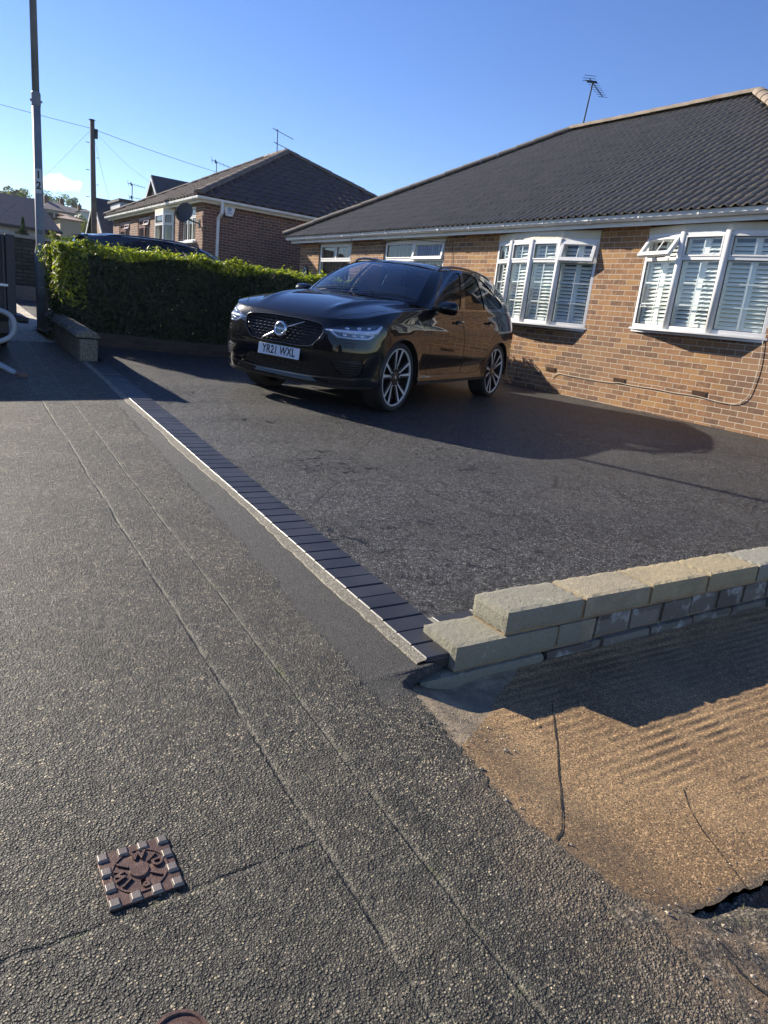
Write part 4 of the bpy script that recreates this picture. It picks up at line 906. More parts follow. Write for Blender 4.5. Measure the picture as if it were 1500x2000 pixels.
yagi('tv_aerial','small television aerial on the ridge left of the roof peak, right of the gable',(11.3,31.6,4.95),.62,(0,0,0),[(.93,(1.0,-.5,-.28),.85,.22,6,(0,.5,1))],rm=.016)
yagi('tv_aerial','thin television aerial above the far end of the gutter, leftmost of the aerials',(9.0,36.3,3.7),.95,(-.0,0,0),[(.98,(1.0,-.5,-.15),.75,.2,6,(0,.5,1)),(.38,(1,-.5,-.05),.5,.2,4,(0,.5,1))],rm=.02)
# ---------------------------------------------------------------- gabled houses further on
def gable_house(label,X,yc,half,ze,za,z0,depth,wallm,roofm,name='gabled_house',dormer=False,over=.25,barge=.16,win=True):
    h=thing(name,label,'house',(X,yc,z0)); s=(za-ze)/half
    MB().add([(X,yc-half,z0),(X,yc+half,z0),(X,yc+half,ze),(X,yc,za),(X,yc-half,ze)],[(0,1,2,3,4)]).box((X+.01,yc-half,z0),(X+depth,yc-half+.2,ze)).box((X+.01,yc+half-.2,z0),(X+depth,yc+half,ze)).build('wall',wallm,h)
    e=half+over*1.2
    rf=MB()
    for sg in (-1,1):
        a=Vector((X-over,yc,za+.10));b=Vector((X-over,yc+sg*e,za+.10-s*e)); rf.prism([a,b,b+Vector((0,0,.10)),a+Vector((0,0,.10))],(depth+over,0,0))
    rf.build('roof',roofm,h)
    bb=MB()
    for sg in (-1,1):
        a=Vector((X-over-.02,yc,za+.08));b=Vector((X-over-.02,yc+sg*e,za+.08-s*e)); bb.prism([a,b,b+Vector((0,0,-barge)),a+Vector((0,0,-barge))],(.04,0,0))
    bb.build('bargeboard',M_white,h)
    if win:
        f=MB().box((X-.03,yc-.8,z0+.9),(X-.005,yc+.5,z0+2.1)).build('window_frame',M_white,h); MB().box((X-.035,yc-.72,z0+.98),(X-.031,yc+.42,z0+2.02)).build('pane',M_dark,f)
    return h
gstone=brick('pale_brick_far','Y',[(0,(.24,.17,.11)),(1,(.36,.26,.17))],(.42,.34,.26))
g1=gable_house('narrow steep gabled house with a pale blue dormer, just right of the wooden pole',9.0,43.6,3.3,1.6,4.35,.1,9,gstone,M_tileF)
MB().box((9.5,40.5,3.0),(14.5,42.8,4.25)).build('dormer',simple('pale_blue_cladding',(.30,.37,.45),.6),g1)
MB().box((9.35,40.35,4.25),(14.7,42.9,4.38)).build('dormer_roof',M_tileF,g1)
MB().box((9.46,40.6,3.1),(9.499,42.7,4.2)).build('dormer_cheek',M_white,g1)
g2=gable_house('house whose small pointed gable with white bargeboards rises behind the red-brown roof',12.0,43.3,4.3,2.0,6.0,.2,4.4,simple('rendered_gable',(.33,.30,.22),.9,0,.15),M_tileF)
f=MB().box((11.96,42.9,4.35),(11.99,43.5,4.95)).build('attic_window',M_dark,g2)
# long grey-roofed house at far left behind the stone wall
g=thing('long_roofed_house','long low white rendered house with a big slate-grey roof at the far left','house',(5,43,.2))
MB().box((-6,41.0,-.2),(6.3,47,2.35)).build('wall',simple('white_render',(.50,.52,.54),.8,0,.08),g)
MB().add([(-6.5,40.6,2.33),(6.7,40.6,2.33),(6.0,43.8,3.98),(-6.5,43.8,3.98),(6.7,47.4,2.33),(-6.5,47.4,2.33)],[(0,1,2,3),(1,4,2),(3,2,4,5)]).build('roof',tilemat('blue_grey_slate',(.055,.06,.08),(.08,.085,.105),(.10,.10,.11),.1),g)
MB().box((-6.5,40.52,2.24),(6.7,40.6,2.36)).build('gutter',M_black,g)
MB().box((6.05,40.9,.0),(6.15,40.99,2.3)).build('downpipe',M_black,g)
f=MB().box((5.45,40.95,1.2),(5.8,40.99,2.0)).box((3.3,40.95,.9),(4.1,40.99,1.95)).build('window_frame',M_white,g); MB().box((5.5,40.93,1.25),(5.75,40.949,1.95)).box((3.36,40.93,.96),(4.04,40.949,1.9)).build('pane',M_dark,f)
MB().box((4.6,40.9,.3),(5.2,40.99,2.1)).build('brick_panel',M_lbS,g)
# stone garden wall with pale coping, ledge below
sw=thing('stone_garden_wall','dark stone garden wall with a pale coping, seen between the lamp post and the truck','wall',(2.5,19.4,-.3))
M_stone=NT('dark_walling_stone'); _p=M_stone.pos(); X_,Y_,Z_=M_stone.sep(_p); _b=M_stone.n('ShaderNodeTexBrick'); M_stone.l(M_stone.comb(M_stone.math('ADD',X_,M_stone.math('MULTIPLY',M_stone.noise(_p,3),.2)),Z_),_b.inputs['Vector']); _b.inputs['Scale'].default_value=1; _b.inputs['Brick Width'].default_value=.30; _b.inputs['Row Height'].default_value=.085; _b.inputs['Mortar Size'].default_value=.010
_b.inputs['Color1'].default_value=(.05,.042,.034,1); _b.inputs['Color2'].default_value=(.13,.11,.085,1); _b.inputs['Mortar'].default_value=(.02,.02,.018,1); M_stone.set(Base_Color=M_stone.mix(M_stone.mr(M_stone.noise(_p,6,4),.4,.7,0,.6),_b.outputs[0],(.06,.065,.035)),Roughness=.95); M_stone.bump(_b.outputs[1],-.03); M_stone=M_stone.m
MB().box((-3,19.3,-.9),(6.6,19.6,.86)).build('wall',M_stone,sw); MB().box((-3,19.24,.86),(6.62,19.66,.93)).build('coping',mk_concrete('pale_coping',(.40,.36,.28),(.52,.47,.37)),sw)
lw=thing('low_kerb_wall','low concrete kerb wall at the foot of the stone garden wall','wall',(1,18.2,-.4))
MB().box((-3,18.2,-.6),(3.2,18.45,-.20)).build('wall',mk_concrete('kerb_wall',(.2,.18,.15),(.28,.26,.21)),lw)
# ---------------------------------------------------------------- foliage
def leafmat(name,c1,c2,c3,tr=.35,rough=.42):
    m=bpy.data.materials.new(name); m.use_nodes=True; t=m.node_tree; b=t.nodes['Principled BSDF']; o=t.nodes['Material Output']
    g=t.nodes.new('ShaderNodeNewGeometry'); r=t.nodes.new('ShaderNodeValToRGB'); e=r.color_ramp.elements; e[0].color=(*c1,1); e[1].color=(*c3,1); e.new(.55).color=(*c2,1)
    t.links.new(g.outputs['Random Per Island'],r.inputs[0]); t.links.new(r.outputs[0],b.inputs['Base Color']); b.inputs['Roughness'].default_value=rough
    tl=t.nodes.new('ShaderNodeBsdfTranslucent'); mx=t.nodes.new('ShaderNodeMixShader'); mx.inputs[0].default_value=tr; ad=t.nodes.new('ShaderNodeMix'); ad.data_type='RGBA'; ad.blend_type='MULTIPLY'; ad.inputs[0].default_value=1; t.links.new(r.outputs[0],ad.inputs[6]); ad.inputs[7].default_value=(1.7,1.9,.7,1)
    t.links.new(ad.outputs[2],tl.inputs[0]); t.links.new(b.outputs[0],mx.inputs[1]); t.links.new(tl.outputs[0],mx.inputs[2]); t.links.new(mx.outputs[0],o.inputs[0]); return m
def leaves(name,P,Nn,size,mat,parent=None,base=None,var=.35,aspect=.5,spread=.8,droop=.25):
    P=np.asarray(P);N=len(P);Nn=np.asarray(Nn)+RNG.normal(0,spread*.6,(N,3)); Nn/=np.linalg.norm(Nn,axis=1)[:,None]
    a=np.cross(Nn,RNG.normal(0,1,(N,3))); a/=np.linalg.norm(a,axis=1)[:,None]; a[:,2]-=droop; a/=np.linalg.norm(a,axis=1)[:,None]; b=np.cross(Nn,a); b/=np.linalg.norm(b,axis=1)[:,None]
    s=(size*(1+RNG.uniform(-var,var,N)))[:,None]
    V=np.stack([P-a*s,P-b*s*aspect-Nn*s*.0,P+a*s*1.05,P+b*s*aspect],1); V[:,1]+=Nn*s*.18; V[:,3]+=Nn*s*.18
    V=V.reshape(-1,3); i=np.arange(N)*4; F=np.concatenate([np.stack([i,i+1,i+2],1),np.stack([i,i+2,i+3],1)])
    return mesh(name,V,F,mat,parent,base=base if parent is None else root(parent).location)
hx0,hx1,hy0,hy1=1.66,8.05,10.42,11.25
def hz(x): return lin([(1.6,.46),(2.6,.50),(5,.50),(8.1,.40)],x)+.0
hd=thing('laurel_hedge','long clipped green hedge with sunlit yellow-green top between the two drives','hedge',(4.8,10.8,-.8))
P=[];Nn=[]
def bumpf(x,z): return .07*math.sin(x*2.1+z*1.7)+.05*math.sin(x*5.3-z*3.1)+.03*math.sin(x*11+z*9)
for i in range(27000):
    x=random.uniform(hx0,hx1); z=random.uniform(DV(x,10.3)+.12,hz(x)); P.append((x,hy0+bumpf(x,z)-random.random()**2*.0+random.uniform(0,.16),z+random.uniform(-.02,.02))); Nn.append((0,-1,.35))
for i in range(18000):
    x=random.uniform(hx0,hx1); y=random.uniform(hy0,hy1); zz=hz(x)+.05*math.sin(x*3+y*5)+.03*math.sin(x*9-y*7); r=random.random(); P.append((x,y,zz-abs(random.gauss(0,.06))+(.07*random.random() if random.random()<.12 else 0))); Nn.append((-.2,.2,1))
for i in range(9000):
    x=random.uniform(hx0,hx1); z=random.uniform(-.6,hz(x)); P.append((x,hy1+bumpf(x+3,z)*.8-random.uniform(0,.12),z)); Nn.append((0,1,.3))
for i in range(4500):
    y=random.uniform(hy0,hy1); z=random.uniform(-.7,hz(hx0)); P.append((hx0-.03+bumpf(y*2,z)*.9+random.uniform(0,.14),y,z)); Nn.append((-1,0,.3))
for i in range(3000):
    y=random.uniform(hy0,hy1); z=random.uniform(-.85,hz(hx1)); P.append((hx1+bumpf(y*2,z)*.9-random.uniform(0,.2),y,z)); Nn.append((1,0,.3))
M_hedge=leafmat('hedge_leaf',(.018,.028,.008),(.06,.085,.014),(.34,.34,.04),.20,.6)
M_hedgeT=leafmat('hedge_sunlit_growth',(.05,.085,.015),(.14,.17,.025),(.38,.37,.05),.35,.5)
M_hedge=leafmat('hedge_leaf_shaded',(.012,.020,.007),(.028,.042,.011),(.055,.070,.018),.12,.6)
PA=[(p,n) for p,n in zip(P,Nn) if p[2]<hz(p[0])-.10-.06*math.sin(p[0]*4+p[1]) and not (p[0]<hx0+.35 and p[2]>-.15+.2*math.sin(p[1]*9))]; PB=[(p,n) for p,n in zip(P,Nn) if not(p[2]<hz(p[0])-.10-.06*math.sin(p[0]*4+p[1]) and not (p[0]<hx0+.35 and p[2]>-.15+.2*math.sin(p[1]*9)))]  # shade put into the face leaf colour, sunlight into the paler new growth
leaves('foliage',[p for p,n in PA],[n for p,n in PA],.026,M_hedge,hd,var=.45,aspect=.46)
leaves('sunlit_new_growth',[p for p,n in PB],[n for p,n in PB],.027,M_hedgeT,hd,var=.5,aspect=.44)
fr_=[(random.uniform(2.2,7.8),hy0-random.uniform(.0,.05),random.uniform(-.62,.3)) for _ in range(60)]
leaves('pale_leaves',fr_,[(0,-1,.6)]*60,.017,leafmat('pale_leaf_bits',(.35,.33,.12),(.5,.48,.2),(.6,.6,.35),.3),hd)
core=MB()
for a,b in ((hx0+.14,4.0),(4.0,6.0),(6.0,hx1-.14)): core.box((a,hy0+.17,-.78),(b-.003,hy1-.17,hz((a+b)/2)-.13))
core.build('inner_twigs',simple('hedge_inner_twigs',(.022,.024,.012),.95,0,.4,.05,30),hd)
st=MB()
for i in range(120):
    x=random.uniform(hx0+.05,hx1-.05); y=random.uniform(hy0+.1,hy1-.1); st.tube([(x,y,-1.0),(x+random.uniform(-.1,.1),y+random.uniform(-.05,.05),-.55)],.011,5)
st.build('stem',simple('hedge_stem',(.07,.055,.04),.9),hd)
# dark kerb boards / low edging under the hedge
kb=thing('hedge_plinth','low dark brick plinth under the hedge at the back of the drive','wall',(5,10.35,-.9))
V=MB()
for x0 in np.arange(1.95,8.6,.45): V.box((x0,10.28,DV(x0,10.3)-.2),(min(8.6,x0+.447),10.40,DV(x0+.2,10.3)+.17))
V.build('plinth',brick('dark_plinth','X',[(0,(.05,.035,.03)),(1,(.085,.06,.048))],(.09,.08,.07)),kb)
# soil beneath
tag(grid('soil',[1.5,3,5,7,8.8],[10.38,10.8,11.6],lambda x,y:DV(max(x,1.8),10.3)+.10,simple('soil',(.05,.038,.028),.95,0,.3,.02,30)),kind='structure')
tag(grid('far_driveway',[1.75,3,5,7,8.8],[11.6,13,15,17,19.3],lambda x,y:-.80+.045*(y-11.5)+0*x,M_drive),kind='structure')
# short stone-capped wall at the pavement end of the hedge
pw=thing('short_stone_wall','short rough wall with rounded stone coping at the pavement end of the hedge','wall',(1.7,9.3,-.85))
mb=MB(); cp=MB()
for a,b in ((8.72,9.28),(9.285,9.9),(9.905,10.5),(10.505,11.05)):
    zz=ZE(a); mb.box((1.60,a+.002,zz-.3),(1.80,b-.002,zz+.255+random.uniform(-.01,.01)))
    n=7; P0=[];P1=[]
    for k in range(n+1):
        t=PI*k/n; P0.append((1.70+math.cos(t)*.135,a+.004,zz+.262+math.sin(t)*.085)); 
    V=[Vector(p)+Vector((random.uniform(-.004,.004),0,random.uniform(-.004,.004))) for p in P0]; cp.prism(V,(0,b-a-.01,.02))
M_rough=mk_concrete('rough_stone',(.13,.115,.09),(.25,.225,.17),scale=.6,bump=.008)
o=mb.build('wall',M_rough,pw,bevel=.012)
cp.build('coping_stone',M_rough,pw,bevel=.01)
# conifer, bushes, trees
M_bark=simple('bark',(.08,.06,.045),.95,0,.3,.01,20)
def tree(name,label,base,h,rad,leafm,n=900,ls=.12,shape='round',group=None,trunk=.12,cat='tree'):
    t=thing(name,label,cat,base,group); B=Vector(base); r=random.Random(hash(tuple(round(b,2) for b in base))&0xffff)
    tk=MB().tube([B-Vector((0,0,.4)),B+Vector((0,0,h*.35)),B+Vector((rad*.1,0,h*.8))],[trunk,trunk*.7,trunk*.25],7)
    for k in range(6):
        a=k*1.05; s=B+Vector((0,0,h*(.3+.07*k))); tk.tube([s,s+Vector((math.cos(a)*rad*.6,math.sin(a)*rad*.6,h*.2))],[trunk*.4,trunk*.12],5)
    tk.build('trunk',M_bark,t)
    P=[];Nn=[]
    if shape=='cone':
        for i in range(n):
            u=r.random()**.7; z=h*(.06+.94*(1-u)); a=r.uniform(0,6.28); rr=rad*u*(.75+.3*math.sin(z*9+a*2))*(.6+.4*r.random()); P.append(B+Vector((math.cos(a)*rr,math.sin(a)*rr,z))); Nn.append((math.cos(a),math.sin(a),.4))
    else:
        cl=[(Vector((r.gauss(0,rad*.45),r.gauss(0,rad*.45),h*(.62+r.uniform(-.28,.30)))),rad*r.uniform(.28,.55)) for _ in range(11)]
        for i in range(n):
            c,cr0=r.choice(cl); d=Vector((r.gauss(0,1),r.gauss(0,1),r.gauss(0,1))).normalized(); P.append(B+c+d*cr0*(.55+.5*r.random()**.5)); Nn.append(d)
    leaves('crown',P,[tuple(v) for v in Nn],ls,leafm,t,aspect=.55)
    return t
M_con=leafmat('conifer_leaf',(.02,.045,.012),(.035,.07,.02),(.06,.10,.03),.15,.7)
M_tr1=leafmat('tree_leaf_green',(.04,.065,.02),(.07,.11,.03),(.13,.18,.05),.3,.8)
M_tr2=leafmat('tree_leaf_olive',(.08,.09,.035),(.13,.14,.05),(.20,.19,.07),.3,.8)
tree('conifer','cone shaped conifer in front of the long white house, left of the lamp post',(4.0,33,-.0),2.25,.62,M_con,2600,.06,'cone',trunk=.08)
tree('garden_tree','dark spiky leaved garden tree left of the wooden pole',(6.15,34,-.2),2.45,.72,M_tr1,3200,.075,trunk=.08)
tree('garden_tree','light green shrub with pale flowers beyond the wall left of the spiky tree',(4.9,31,-.1),1.9,.6,M_tr2,1200,.07,trunk=.05)
tree('garden_tree','rounded bush between the gabled house and the red-brown bungalow',(9.2,40.0,.0),2.2,.6,M_tr2,1200,.09,trunk=.06)
for i,(a,Y,h,rd,k,lab) in enumerate([(.100,150,5,3.5,0,'hillside tree above the left part of the long grey roof'),(.122,170,5.5,3,1,'hillside tree showing over the long grey roof left of the lamp post'),(.150,200,5,5,0,'broad tree on the hill just right of the lamp post'),(.162,95,2.6,2.2,1,'olive green tree on the slope right of the lamp post'),(.178,100,2.2,2.6,1,'yellowish tree above the pale pink roof'),(.186,120,2.2,2,0,'tree on the slope beside the wooden pole'),(.172,62,1.0,1.8,0,'dark hedge-like tree below the pale pink roof'),(.158,66,1.6,1.8,0,'green shrubbery below the blue-grey roof on the slope'),(.198,150,4.5,2,0,'slim tree on the skyline by the wooden pole'),(.176,250,7,3,0,'skyline tree between the chimneys'),(.250,160,7.5,5,0,'tree top peeping over the dormer roof')]):
    Xp=a*Y; tree('hillside_tree',lab,(Xp,Y,terr(Xp,Y)+.1),h*(.95 if Y<130 else .72),rd*(1.0 if Y<130 else .75),(M_tr1,M_tr2)[k],(3000 if Y<130 else 1800),.12 if Y<130 else .22,group='trees on the far hillside',trunk=.2)
def hill_house(label,x0,x1,Y,ze,zr,wallc,roofc,chim=0):
    z0=terr((x0+x1)/2,Y); h=thing('hillside_house',label,'house',((x0+x1)/2,Y,z0),'houses on the far hillside'); z0-=1
    MB().box((x0,Y,z0),(x1,Y+8,ze)).build('wall',simple('hill_wall',wallc,.9),h)
    e=.4; rf=MB().add([(x0-e,Y-e,ze),(x1+e,Y-e,ze),(x1-1.5,Y+4,zr),(x0+1.5,Y+4,zr),(x1+e,Y+8+e,ze),(x0-e,Y+8+e,ze)],[(0,1,2,3),(1,4,2),(2,4,5,3),(3,5,0)]).build('roof',tilemat('hill_roof',roofc,tuple(c*1.3 for c in roofc),(.2,.18,.15),.2),h)
    for k in range(chim):
        x=x0+(x1-x0)*(.25+.5*k); MB().box((x-.3,Y+3.7,zr-.6),(x+.3,Y+4.3,zr+.55)).tube([(x,Y+4,zr+.55),(x,Y+4,zr+.85)],.12,8).build('chimney',simple('chimney_brick',(.12,.07,.05),.9),rf)
    wn_=MB()
    for k in range(3 if x1-x0>3 else 0): x=x0+(x1-x0)*(.2+.3*k); wn_.box((x-.5,Y-.05,ze-1.5),(x+.5,Y-.01,ze-.4))
    if wn_.v: wn_.build('window',M_dark,h)
hill_house('small house with a pale pinkish roof on the slope left of the wooden pole',13.0,14.9,80,5.9,6.65,(.35,.28,.2),(.26,.18,.15))
hill_house('house with a broad blue-grey roof on the hill right of the lamp post',17.2,21.5,120,9.8,11.3,(.3,.27,.24),(.09,.08,.09),2)
hill_house('terrace on the skyline with a row of chimneys',27,34,170,14.0,15.4,(.25,.2,.17),(.10,.09,.09),2)
hill_house('small white walled house on the skyline beside the wooden pole',27.6,29.6,148,12.7,13.5,(.55,.54,.5),(.08,.08,.09),1)
hill_house('grey roof peeping above the long slate roof at the far left',13,22,180,15.6,17.2,(.25,.22,.2),(.07,.075,.09),1)
# ---------------------------------------------------------------- lamp post
lp=thing('lamp_post','tall grey steel lamp post with a wide base and a number sign','lamp post',(1.62,11.5,-.72))
b=Vector((1.62,11.5,-.95)); tilt=Vector((-.0085,0,1))
def L_(z): return Vector((1.62,11.5,0))+tilt*(z+.7)+Vector((0,0,-.7))
MB().tube([L_(-.95),L_(.30),L_(.36),L_(.43),L_(.47),L_(2.33)],[.080,.080,.076,.062,.058,.053],20).build('base_column',M_galv,lp,smooth=True)
MB().tube([L_(2.20),L_(2.22),L_(2.36),L_(2.38)],[.053,.059,.059,.048],20).obox(L_(2.27)+Vector((.064,0,0)),(1,0,0),(0,1,0),(0,0,1),.012,.012,.012).obox(L_(2.27)+Vector((-.064,0,0)),(1,0,0),(0,1,0),(0,0,1),.012,.012,.012).build('collar',M_galv,lp)
MB().tube([L_(2.36),L_(5.6),L_(5.9),L_(6.0)],[.046,.040,.038,.036],18).build('upper_column',M_galv,lp,smooth=True)
MB().tube([L_(6.0),L_(6.15)+Vector((-.12,-.05,0)),L_(6.2)+Vector((-.5,-.1,0))],.03,10).build('bracket_arm',M_galv,lp)
ln=MB().obox(L_(6.2)+Vector((-.75,-.12,0)),(1,.1,0),(0,1,0),(0,0,1),.28,.10,.05).build('lantern',M_galv,lp,bevel=.02)
n_=Vector((0,0,0))-L_(1.27); n_.z=0; n_.normalize(); sdv=Vector((-n_.y,n_.x,0)) ; up=Vector((0,0,1))
pc=L_(1.275)+n_*.060
sg=MB().obox(pc,sdv,n_,up,.040,.003,.155).build('number_sign',simple('pale_sign_plate',(.50,.52,.54),.5),lp)
for ch,dz in (('1',.075),('2',-.06)): text_obj(ch,.13,M_black,'digit',lp,Matrix.Translation(-Vector(lp.location))@frameM(pc+n_*.0045+up*dz,sdv,up),.0006,1,.004)
mb=MB(); c_=L_(.62)+n_*.060
for k in range(4):
    a=k*PI/2+PI/4; b_=a+PI/2; mb.beam(c_+sdv*math.cos(a)*.03+up*math.sin(a)*.03,c_+sdv*math.cos(b_)*.03+up*math.sin(b_)*.03,.008,.008)
mb.build('lock_mark',M_black,lp)
MB().obox(L_(.0)+n_*.081,sdv,n_,up,.05,.002,.22).build('access_door',M_galv,lp)
MB().lathe([(0,0),(.009,0),(.009,.012),(0,.012)],10,L_(-.12)+n_*.083,n_).build('door_screw',M_white,lp)
# telegraph pole, wires
tp=thing('telegraph_pole','weathered wooden telegraph pole with wires, beyond the hedge','telegraph pole',(5.28,26,-.2))
MB().tube([(5.30,26,-.6),(5.24,26,2.5),(5.2,26,4.97)],[.095,.085,.072],14).build('pole',simple('weathered_wood',(.13,.115,.10),.9,0,.25,.004,40),tp,smooth=True)
MB().box((5.27,25.93,4.45),(5.36,26.05,4.72)).build('terminal_box',M_black,tp); MB().lathe([(.11,4.97),(.0,5.0)],12,(5.2,26,0)).build('cap',M_black,tp)
st=MB()
for k in range(9): st.tube([(5.2+.03*(4.9-k*.4)/5+(.11 if k%2 else -.11),26,4.3-k*.4),(5.2+(.19 if k%2 else -.19),26,4.3-k*.4)],.01,5)
st.build('step_iron',M_black,tp)
def wire(label,a,b,sag,r=.007):
    a,b=Vector(a),Vector(b); P=[a+(b-a)*(k/16)+Vector((0,0,-sag*4*(k/16)*(1-k/16))) for k in range(17)]
    tag(MB().tube(P,r,4).build('overhead_wire',M_wire,base=a),label,'wire','telephone wires from the wooden pole')
top=(5.2,26,4.72)
wire('overhead wire running right from the pole to the peak of the red-brown roof',top,(11.0,29.4,4.75),.05)
wire('overhead wire running left from the pole past the lamp post',top,(-4,24.5,5.05),.1,.006)
wire('thin overhead wire slanting down left from the pole behind the cloud',top,(3.5,40,2.2),.1,.004)
wire('thin overhead wire dropping from the pole towards the far gutter',top,(7.4,33.0,3.0),.1,.004)
wire('thin overhead wire from the pole to the gable behind the bungalow',top,(11.5,40,5.2),.25,.004)
def lerp(a,b,t): return a+(b-a)*t
def tab(T,x):
    if x<=T[0][0]: return T[0][1]
    for (a,u),(b,v) in zip(T,T[1:]):
        if x<=b: return u+(v-u)*(x-a)/(b-a)
    return T[-1][1]
def sm(t): t=min(1,max(0,t)); return t*t*(3-2*t)
def stab(T,x):
    # smooth (monotone-ish cubic) table
    n=len(T)
    if x<=T[0][0]: return T[0][1]
    if x>=T[-1][0]: return T[-1][1]
    for i in range(n-1):
        a,u=T[i]; b,v=T[i+1]
        if x<=b:
            def sl(j):
                if j<=0 or j>=n-1: return 0 if n<3 else ((T[1][1]-T[0][1])/(T[1][0]-T[0][0]) if j<=0 else (T[-1][1]-T[-2][1])/(T[-1][0]-T[-2][0]))
                d0=(T[j][1]-T[j-1][1])/(T[j][0]-T[j-1][0]); d1=(T[j+1][1]-T[j][1])/(T[j+1][0]-T[j][0])
                return 0 if d0*d1<=0 else 2*d0*d1/(d0+d1)
            h=b-a; t=(x-a)/h; m0=sl(i)*h; m1=sl(i+1)*h
            return (2*t**3-3*t*t+1)*u+(t**3-2*t*t+t)*m0+(-2*t**3+3*t*t)*v+(t**3-t*t)*m1
PLAN=[(.875,-.25),(.880,0),(.875,.25),(.857,.50),(.80,.71),(.66,.865),(.42,.93),(.1,.948),(-.6,.950),(-1.5,.95),(-2.4,.95),(-3.0,.945),(-3.4,.915),(-3.66,.82),(-3.78,.62),(-3.82,.35),(-3.83,0),(-3.82,-.3)]
def catmull(P,n):
    out=[]
    for i in range(1,len(P)-2):
        p0,p1,p2,p3=P[i-1:i+3]
        for k in range(n):
            t=k/n
            out.append(tuple(.5*((2*b)+(-a+c)*t+(2*a-5*b+4*c-d)*t*t+(-a+3*b-3*c+d)*t**3) for a,b,c,d in zip(p0,p1,p2,p3)))
    out.append(P[-2]); return out
_C=catmull(PLAN,24)
_S=[0]
for a,b in zip(_C,_C[1:]): _S.append(_S[-1]+math.dist(a,b))
SMAX=_S[-1]
import bisect
def Cs(s):
    sg=1
    if s<0: s=-s; sg=-1
    s=min(s,SMAX-1e-6); i=min(len(_S)-2,bisect.bisect_right(_S,s)-1); t=(s-_S[i])/(_S[i+1]-_S[i])
    return lerp(_C[i][0],_C[i+1][0],t), sg*lerp(_C[i][1],_C[i+1][1],t)
def Ns(s):
    a=Cs(max(-SMAX,s-.03)); b=Cs(min(SMAX,s+.03)); dx,dy=b[0]-a[0],b[1]-a[1]; L=math.hypot(dx,dy) or 1
    return dy/L,-dx/L   # outward
def s_of_x(x):  # side
    lo,hi=.9,SMAX-.6
    for _ in range(40):
        m=(lo+hi)/2
        if Cs(m)[0]>x: lo=m
        else: hi=m
    return lo
HC=[(-.9,1.19),(-.5,1.165),(-.1,1.137),(.2,1.103),(.45,1.055),(.62,1.003),(.74,.948),(.80,.91),(.86,.86)]
def hood(x,y):
    y=abs(y); z=stab(HC,x)
    z-=.060*(y/.84)**3
    yc=.40+.22*(.75-x)/1.3
    k=sm((.78-x)/.35)
    z+=.016*k*math.exp(-((y-yc)/.05)**2)
    z-=.014*k*sm((y-yc)/.12)
    return z
# inset profiles vs z
FR=[(.18,.12),(.235,.055),(.27,.035),(.33,.045),(.45,.022),(.56,.006),(.64,.008),(.75,.022),(.85,.04),(.91,.06)]
CO=[(.18,.10),(.235,.05),(.28,.03),(.36,.02),(.5,.0),(.6,.0),(.72,.012),(.82,.03),(.9,.055)]
SI=[(.20,.05),(.26,.018),(.32,.012),(.37,.03),(.43,.042),(.50,.034),(.57,.010),(.64,.001),(.78,.0),(.86,.004),(.91,.012),(.94,.022),(1.0,.04),(1.1,.07)]
RE=[(.22,.10),(.30,.03),(.45,.0),(.62,.0),(.70,.03),(.85,.04),(1.0,.06),(1.1,.09)]
S_SIDE0=s_of_x(.35); S_SIDE1=s_of_x(-3.35)
S_A=s_of_x(-.68)
ITOP=[(0,.07),(.5,.075),(.85,.085),(1.1,.09),(1.5,.075),(2.0,.07),(3.0,.075),(4.0,.08),(4.6,.10),(5.0,.12),(SMAX,.12)]
BELT=[(-.68,1.095),(-1.2,1.11),(-2.0,1.135),(-2.8,1.165),(-3.3,1.19),(-3.6,1.205),(-3.83,1.20)]
def ztop(s):
    s=abs(s)
    x,y=Cs(s); nx,ny=Ns(s); i=tab(ITOP,s); x-=nx*i;y-=ny*i
    if s<S_A-.3: return hood(x,y)
    b=tab([(-a,z) for a,z in BELT],-x)
    if s>=S_A: return b
    t=sm((s-(S_A-.3))/.3); return lerp(hood(x,y),b,t)
def inset(s,z):
    s=abs(s); zt=ztop(s)
    w1=sm((s-.45)/.35); w2=sm((s-.95)/.35); w3=sm((s-(SMAX-1.15))/.4)
    def pr(zz):
        v=lerp(stab(FR,zz),stab(CO,zz),w1); v=lerp(v,stab(SI,zz),w2); return lerp(v,stab(RE,zz),w3)
    v=pr(z); d=tab(ITOP,s)-pr(zt); u=(z-(zt-.14))/.14
    if u>0: v+=d*min(1,u)**2.2
    # wheel arch flares
    for xc in (0,-2.865):
        x,_=Cs(s)
        if abs(x-xc)<.6 and s>.9:
            r=math.hypot(x-xc,z-.37)
            if .3<r<.56: v=lerp(v,min(v,-.006),sm(1-abs(r-.40)/.13))
    return v
def ring(s,z):
    x,y=Cs(s);nx,ny=Ns(s);i=inset(s,z);return (x-nx*i,y-ny*i,z)
